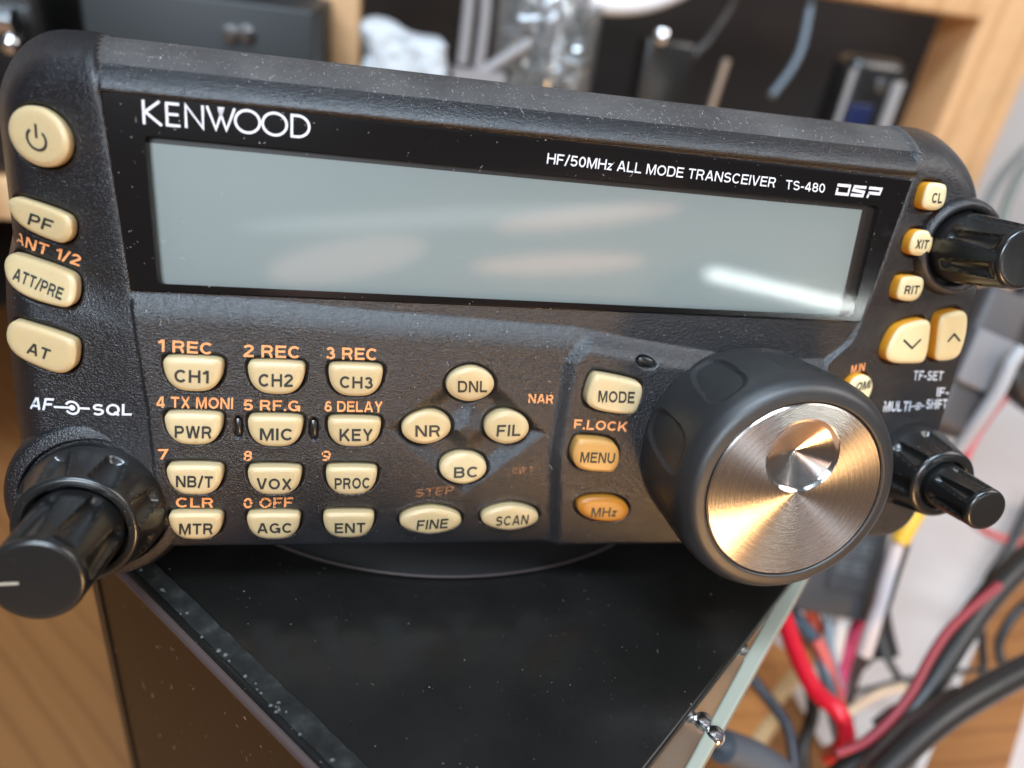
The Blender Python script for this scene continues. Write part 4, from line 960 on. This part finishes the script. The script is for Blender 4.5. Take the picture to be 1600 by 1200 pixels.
# heavy black cables, lower right
cable([(1650, 835, 262), (1590, 885, 250), (1535, 945, 240), (1490, 1010, 232), (1450, 1075, 226), (1405, 1130, 222), (1355, 1175, 218), (1300, 1225, 214)], 19, K_black, 'thick black cable paired with a crimson cable, lower right', 'black_cable', 'cable')
cable([(1560, 915, 240), (1520, 948, 234), (1482, 985, 228), (1452, 1030, 222), (1425, 1080, 216), (1390, 1125, 212), (1350, 1160, 209), (1305, 1178, 207)], 7, K_crim, 'crimson cable running along the upper thick black cable', 'crimson_cable', 'cable')
cable([(1660, 1020, 232), (1590, 1052, 224), (1535, 1082, 217), (1482, 1115, 211), (1432, 1155, 206), (1370, 1215, 200)], 21, K_black, 'thickest black cable crossing the bottom right corner', 'black_cable', 'cable')
cable([(1500, 1085, 220), (1450, 1112, 215), (1405, 1145, 210), (1350, 1205, 204)], 13, cmat('brown_black_cable', (.05, .034, .028), .45), 'brownish black cable tucked above the thickest black cable', 'brown_cable', 'cable')
cable([(1530, 950, 285), (1534, 1000, 283), (1536, 1050, 280), (1528, 1105, 278)], 6, K_black, 'short thin black cable hanging vertically at lower right', 'thin_cable', 'cable')
cable([(1335, 1082, 300), (1375, 1072, 300), (1410, 1062, 300), (1460, 1055, 298), (1530, 1046, 296)], 4, K_black, 'thin black lead running level across the pale sheet', 'thin_cable', 'cable')
cable([(1385, 1025, 312), (1396, 1045, 310), (1412, 1068, 308), (1440, 1090, 305), (1460, 1110, 303)], 6, K_black, 'thin black lead curling down from the stubby connector', 'thin_cable', 'cable')
cable([(1318, 1118, 270), (1345, 1098, 272), (1375, 1082, 275), (1412, 1072, 280)], 7, K_cream, 'cream wire arching over to the pale sheet', 'cream_wire', 'wire')
cable([(1625, 560, 330), (1580, 610, 325), (1545, 650, 322), (1515, 700, 320), (1500, 745, 320)], 6, cmat('soft_red_wire', (.55, .08, .09)), 'slim red wire rising beside the lower right knob', 'red_wire', 'wire')
cable([(1520, 815, 322), (1545, 833, 322), (1580, 845, 322), (1640, 862, 322)], 6, cmat('dusky_red_wire', (.50, .09, .09)), 'slim dusky red wire crossing below the lower right knob', 'red_wire', 'wire')
cable([(1640, 195, 400), (1590, 245, 395), (1558, 285, 390), (1538, 330, 388), (1528, 400, 386)], 6, cmat('soft_grey_cable', (.16, .17, .16)), 'soft grey cable curving down beside the pine upright', 'grey_cable', 'cable')
cable([(1640, 222, 385), (1600, 262, 382), (1580, 300, 380), (1566, 345, 378), (1556, 420, 376)], 7, cmat('green_grey_cable', (.13, .15, .13)), 'green-grey cable hanging at the right edge above the upper knob', 'grey_cable', 'cable')
cable([(1160, -40, 395), (1140, 10, 392), (1118, 45, 390), (1098, 72, 388), (1060, 110, 388)], 8, K_black, 'black cable crossing the top of the dark shelf', 'black_cable', 'cable')
cable([(1272, -30, 400), (1262, 30, 400), (1252, 75, 400), (1235, 110, 400), (1205, 150, 400)], 6, K_grey, 'slate cable hanging in the dark shelf left of the handset', 'grey_cable', 'cable')
for pts_, px_, lab_ in (([(1420, 840, 285), (1400, 900, 288), (1382, 960, 292), (1378, 1010, 295), (1330, 1060, 298)], 4, 'thin black lead beside the pale tube with the yellow sleeve'),
        ([(1620, 930, 270), (1585, 960, 268), (1560, 1010, 266), (1575, 1060, 264)], 7, 'short black loop between the two thick black cables'),
        ([(1620, 760, 300), (1580, 850, 296), (1545, 905, 292), (1530, 960, 290)], 7, 'black lead dropping onto the upper thick black cable at the right edge'),
        ([(1240, 1010, 285), (1262, 1060, 280), (1270, 1110, 276), (1255, 1170, 272), (1262, 1230, 270)], 10, 'dark lead behind the red wire loop'),
        ([(1365, 1130, 250), (1400, 1105, 252), (1440, 1098, 256), (1475, 1120, 258)], 5, 'thin dark lead arching under the crimson cable')):
    cable(pts_, px_, K_black, lab_, 'thin_cable', 'cable')
# dark adaptor and pale cable at the right edge of the head
ad = empty('power_adaptor', (at_d(1535, 560, 240) * .001).tolist(), 'dark grey adaptor block just past the right edge of the radio', 'adaptor'); o_ = at_d(1535, 560, 240)
Cw = T @ CAMROT.T
def cam_box(lo, hi, bev): return MB().box(lo, hi, Cw, bev)
k = 240 / FPX
rot = math.radians(24); RZ = np.array([[math.cos(rot), -math.sin(rot), 0], [math.sin(rot), math.cos(rot), 0], [0, 0, 1]])
MB().box((-34 * k, -120 * k, 0), (46 * k, 125 * k, 30), Cw @ RZ, 3).build('adaptor_body', material('warm_black_plastic', (.055, .048, .048), .5), ad)
MB().box((-30 * k, -40 * k, -2.5), (42 * k, 50 * k, 1), Cw @ RZ, 1).build('adaptor_plate', material('grey_label_plate', (.17, .16, .165), .5), ad)
cable([(1595, 545, 232), (1578, 570, 232), (1560, 610, 234), (1530, 655, 238), (1498, 700, 244)], 11, cmat('pale_grey_cable', (.36, .35, .36)), 'pale grey cable running down over the dark adaptor', 'grey_cable', 'cable')
cable([(1640, 430, 300), (1600, 470, 300), (1578, 530, 300), (1590, 600, 300), (1640, 640, 300)], 24, K_black, 'fat black cable loop at the right edge below the upper knob', 'black_cable', 'cable')
# grey rubber boot, bottom
bt = empty('rubber_boot', (at_d(1160, 1180, 205) * .001).tolist(), 'blue-grey rubber connector boot at the bottom beside the clear side', 'connector'); o_ = at_d(1160, 1180, 205)
tube_on(bt, o_, [(1128, 1165, 200), (1148, 1172, 203), (1180, 1185, 207), (1225, 1215, 212)], 26, cmat('slate_rubber', (.075, .085, .10), .5), 'boot_body')
tube_on(bt, o_, [(1108, 1148, 197), (1128, 1166, 200)], 9, M_metal, 'metal_collar')
cable([(1165, 1045, 250), (1195, 1085, 246), (1218, 1115, 242), (1235, 1150, 238), (1245, 1230, 234)], 9, cmat('blue_black_wire', (.03, .036, .05)), 'blue-black wire hanging over the pine slats', 'black_wire', 'wire')

# pine slats, pale sheet and batten lying on the desk at the right
M_slat = wood('orange_pine', (.56, .25, .075), (.38, .14, .035), angle=0, wave=30, dist=2, axis='Y')
M_end = material('pale_end_grain', (.66, .46, .24), .6)
def slat(p, q, w, th, label):
    p, q = at_z(*p, DESKZ + th), at_z(*q, DESKZ + th); d = q - p; d[2] = 0; ln = np.linalg.norm(d); d /= ln; s_ = np.array([-d[1], d[0], 0])
    Mt = np.eye(4); Mt[:3, 0] = d; Mt[:3, 1] = s_
    r_ = empty('wood_plank', [*(p[:2] * .001), DESKZ * .001], label, 'slat', 'pine slats on the desk')
    MB().box((-60, -w / 2, 0), (ln - 5, w / 2, th), Mt, .6).build('slat_board', M_slat, r_)
    MB().box((ln - 5, -w / 2 + .02, .02), (ln, w / 2 - .02, th - .02), Mt, .5).build('slat_end', M_end, r_)
slat((1165, 1012), (1242, 1068), 30, 12, 'orange pine slat with a pale end nearest the knob, under the hanging wires')
slat((1125, 1085), (1205, 1145), 30, 12, 'orange pine slat with a pale end lying nearer the rubber boot')
M_sheet = material('pinkish_sheet', (.62, .54, .50), .75); L(M_sheet, ramp(M_sheet, noise(M_sheet, 9, 3), [(.3, (.55, .46, .42)), (.7, (.64, .58, .55))]), bsdf(M_sheet).inputs['Base Color'])
sx0 = at_z(1262, 1130, DESKZ)
sh = MB().box((0, 0, 0), (620, 560, 1.2)).build('white_sheet', M_sheet, smooth=False); sh.location = (sx0[0] * .001, -.12, (DESKZ + .6) * .001); tag(sh, 'large pinkish white sheet lying on the desk under the cables', 'sheet')
b0, b1 = at_z(1500, 1200, DESKZ + 14), at_z(1640, 820, DESKZ + 14); d = b1 - b0; d[2] = 0; ln = np.linalg.norm(d); d /= ln; s_ = np.array([-d[1], d[0], 0]); Mt = np.eye(4); Mt[:3, 0] = d; Mt[:3, 1] = s_
bt_ = empty('wooden_batten', [*(b0[:2] * .001), (DESKZ + 1.9) * .001], 'brown wooden batten with a white edge strip at the bottom right corner', 'batten')
MB().box((-90, -15, 0), (ln + 30, 11, 14), Mt, 1).build('batten_wood', wood('brown_batten_wood', (.34, .14, .04), (.20, .07, .02), axis='Y', wave=25), bt_)
MB().box((-90, 11.2, 0), (ln + 30, 14, 15), Mt, .5).build('edge_strip', K_white, bt_)
